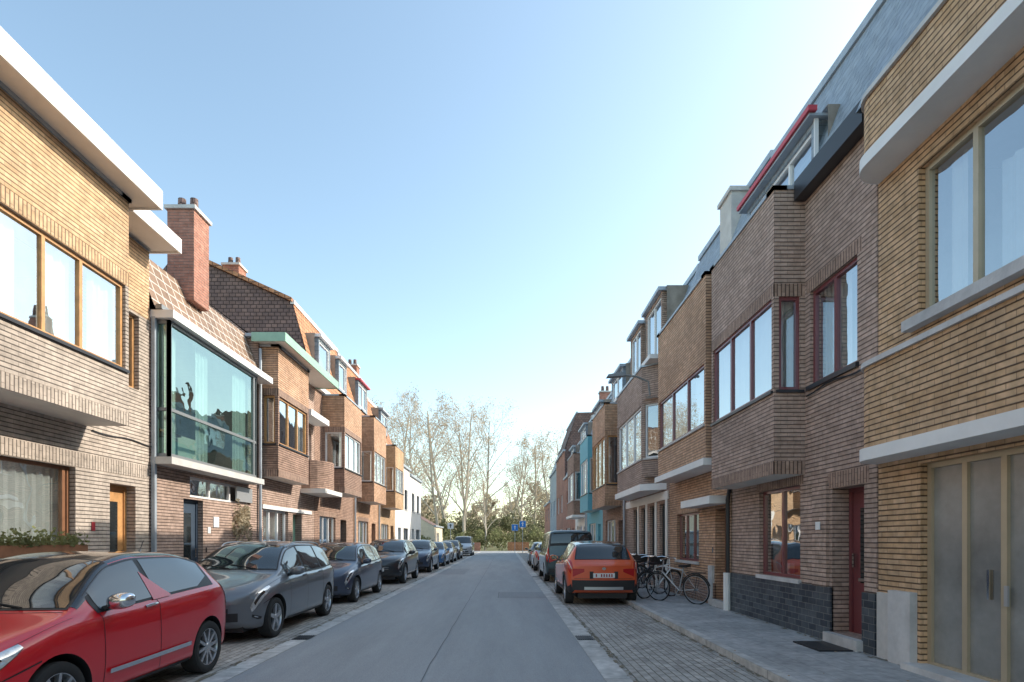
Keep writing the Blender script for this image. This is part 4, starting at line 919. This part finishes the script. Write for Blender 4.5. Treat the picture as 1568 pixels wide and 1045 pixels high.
# ================================================================== TREES
def grow(g,lg,p,d,ln,r,lvl,rnd,maxl,leafp,leafs,nside=4,up=.25):
    seg=4 if lvl<2 else 3; pts=[p.copy()]; dirs=[]
    q=p.copy(); dd=d.copy()
    for i in range(seg):
        dd=(dd+Vector((rnd.gauss(0,.10),rnd.gauss(0,.10),rnd.gauss(0,.05)+up*.25))).normalized(); q=q+dd*ln/seg; pts.append(q.copy()); dirs.append(dd.copy())
    tube(g,pts,[r*(1-.75*i/seg) for i in range(seg+1)],nside if lvl<2 else 3)
    if lvl>=maxl:
        for i in range(leafp):
            c=pts[rnd.randint(1,seg)]+Vector((rnd.gauss(0,.22),rnd.gauss(0,.22),rnd.gauss(0,.22)))
            a=Vector((rnd.gauss(0,1),rnd.gauss(0,1),rnd.gauss(0,1))).normalized()*leafs; b=a.orthogonal().normalized()*leafs*.6
            lg.quad(c-a,c-b,c+a,c+b)
        return
    nb={0:15,1:6,2:4}.get(lvl,3)
    for k in range(nb):
        t=(.22+.76*(k+rnd.random())/nb) if lvl==0 else (.25+.75*(k+rnd.random()*.6)/nb); t=min(t,.99); i=min(int(t*seg),seg-1); f=t*seg-i
        pp=pts[i].lerp(pts[i+1],f); bd=dirs[i]
        az=rnd.random()*2*math.pi; a=bd.orthogonal().normalized(); b=bd.cross(a); out=a*math.cos(az)+b*math.sin(az)
        ang=math.radians(rnd.uniform(28,55)); nd=(bd*math.cos(ang)+out*math.sin(ang)).normalized()
        l2=ln*((.42*(1.15-t*.75)) if lvl==0 else .5)*rnd.uniform(.7,1.2)
        grow(g,lg,pp,nd,l2,max(r*(1-.75*t)*.5,.014),lvl+1,rnd,maxl,leafp,leafs,nside,up)
tmpl=[]
for s in range(3):
    rnd=random.Random(50+s); g=Geo(); lg=Geo()
    grow(g,lg,Vector((0,0,0)),Vector((0,0,1)),17,.27,0,rnd,3,7,.085)
    tmpl.append((g,lg))
def mk_me(name,g,m):
    me=D.meshes.new(name); me.from_pydata(g.v,[],g.f); me.materials.append(m); return me
TM=[(mk_me('branches',a,M['bark']),mk_me('leaves',b,M['leaf_gold'])) for a,b in tmpl]
def tree(x,y,s,k,rot,name='poplar_tree'):
    e=empty(name,(x,y,0)); e.rotation_euler=(0,0,rot); e.scale=(s,s,s*1.05)
    for me in TM[k%3]:
        o=D.objects.new(me.name,me); COL.objects.link(o); o.parent=e
for i,(x,y,s) in enumerate([(-8.4,72,.95),(-12,80,1.1),(-6.3,88,1.15),(-10,95,1.3),(-15.5,90,1.25),(-3.4,100,1.25),(-20,98,1.3),(3.0,98,.95),(5.5,104,1.05),(8,96,1.0),(-26,104,1.3),(10.5,108,1.1),(-3,84,.6),(1.2,108,1.0),(-7.5,106,1.3)]): tree(x,y,s,i,i*1.9)
rnd=random.Random(9); g=Geo(); lg=Geo()
for i in range(26):
    x=-60+i*4.6+rnd.uniform(-2,2); y=rnd.uniform(120,150)
    grow(g,lg,Vector((x,y,0)),Vector((0,0,1)),rnd.uniform(9,14),.2,0,rnd,2,12,.28,3)
e=empty('distant_trees',(0,0,0)); mkobj('branches',g,M['bark'],e,uv=False); mkobj('leaves',lg,M['leaf_brown'],e,uv=False)
def clump(name,items,mat,n,ls,seed):
    rnd=random.Random(seed); g=Geo(); tot=sum(a[3]*a[4]*a[5] for a in items)
    for (x,y,z,rx,ry,rz) in items:
        k=int(n*rx*ry*rz/tot)
        subs=[(rnd.uniform(-.75,.75)*rx,rnd.uniform(-.75,.75)*ry,rnd.uniform(-.2,.75)*rz,rnd.uniform(.25,.5)) for _ in range(14)]
        for _ in range(k):
            sx,sy,sz,sr=rnd.choice(subs); v=Vector([rnd.gauss(0,1) for _ in range(3)]).normalized()*rnd.uniform(.6,1)**.5*sr
            c=Vector((x+sx+v.x*rx,y+sy+v.y*ry,max(.05,z+sz+v.z*rz))); a=Vector([rnd.gauss(0,1) for _ in range(3)]).normalized()*ls*rnd.uniform(.6,1.3); b=a.orthogonal().normalized()*ls*.6
            g.quad(c-a,c-b,c+a,c+b)
    return mkobj(name,g,M[mat],uv=False)
clump('hedge',[(-16+i*2.2,84+(i%3),1.2,1.7,1.3,1.5+.5*(i%2)) for i in range(14)],'leaf_green',16000,.13,1)
clump('shrubs',[(-14+i*3.4,92+(i%4)*2,2.2,2.6,2,2.6+(i%3)*.8) for i in range(10)],'leaf_dark',14000,.18,2)
clump('thicket',[(-40+i*5,112+(i%3)*3,3,4,3,4+(i%3)) for i in range(17)],'leaf_brown',16000,.32,3)
clump('garden_hedge',[(-8.2,50+i*1.5,.9,1.0,.9,1.0) for i in range(4)],'leaf_green',5000,.09,4)
clump('climbing_plant',[(-6.88,14.9,1.9,.12,.4,.65)],'leaf_brown',700,.045,5)
slabb('brick_wall',.3,3.4,81.5,81.8,0,1.25,'tile_red'); slabb('brick_wall',-5.2,-3.6,81,81.4,0,1.2,'red')
def sign(name,x,y,zc,s,blue=True):
    e=empty(name,(x,y,0)); g=Geo(); tube(g,[(x,y,0),(x,y,zc+s/2+.05)],.03,8); mkobj('post',g,M['zinc'],e,(x,y,0),True,uv=False)
    def pl(n,m,a,yo):
        gg=Geo(); gg.box8([(x-a,y-.03-yo,zc-a),(x+a,y-.03-yo,zc-a),(x+a,y-.045-yo,zc-a),(x-a,y-.045-yo,zc-a),(x-a,y-.03-yo,zc+a),(x+a,y-.03-yo,zc+a),(x+a,y-.045-yo,zc+a),(x-a,y-.045-yo,zc+a)]); mkobj(n,gg,M[m],e,(x,y,0),uv=False)
    pl('rim','whitefr',s/2,0); pl('face','signblue' if blue else 'whitefr',s/2-.03,.02)
    gg=Geo(); gg.quad((x-.05,y-.075,zc-s*.3),(x+.05,y-.075,zc-s*.3),(x+.05,y-.075,zc+s*.1),(x-.05,y-.075,zc+s*.1)); gg.quad((x-.16,y-.075,zc+s*.08),(x+.16,y-.075,zc+s*.08),(x,y-.075,zc+s*.34)); mkobj('arrow',gg,M['whitefr'] if blue else M['blackfr'],e,(x,y,0),uv=False)
sign('traffic_sign',1.1,66,3.0,.75); sign('traffic_sign',2.0,66,3.4,.75); sign('traffic_sign',-5.6,58,3.0,.6,False)
# ================================================================== LIGHT / SKY / CAMERA
sd=Vector((.90,.26,.58)).normalized()
el=math.asin(sd.z); az=math.atan2(sd.x,sd.y)
w=D.worlds.new('World'); scene.world=w; w.use_nodes=True; nt=w.node_tree
sk=nt.nodes.new('ShaderNodeTexSky'); sk.sky_type='NISHITA'; sk.sun_disc=False; sk.sun_elevation=el; sk.sun_rotation=az; sk.air_density=1.0; sk.dust_density=1.3; sk.ozone_density=1.0
gn=nt.nodes.new('ShaderNodeVectorMath'); gn.operation='MULTIPLY'; gn.inputs[1].default_value=(2.55,2.55,2.2)
bg=nt.nodes['Background']; bg.inputs[1].default_value=.15; nt.links.new(sk.outputs[0],gn.inputs[0]); nt.links.new(gn.outputs[0],bg.inputs[0])
ld=D.lights.new('sun','SUN'); ld.energy=5; ld.angle=math.radians(.5); ld.color=(1,.91,.79)
lo=D.objects.new('sun',ld); COL.objects.link(lo); lo.rotation_euler=sd.to_track_quat('Z','Y').to_euler(); lo.location=(20,10,30)
cd=D.cameras.new('camera'); cam=D.objects.new('camera',cd); COL.objects.link(cam)
cam.location=(0,0,1.6); cam.rotation_euler=(math.pi/2,0,0); cd.lens=19.97; cd.sensor_width=36; cd.shift_x=.0064; cd.shift_y=.194; cd.clip_end=3000; cd.clip_start=.05
scene.camera=cam
scene.view_settings.view_transform='Standard'; scene.view_settings.look='None'; scene.view_settings.exposure=0
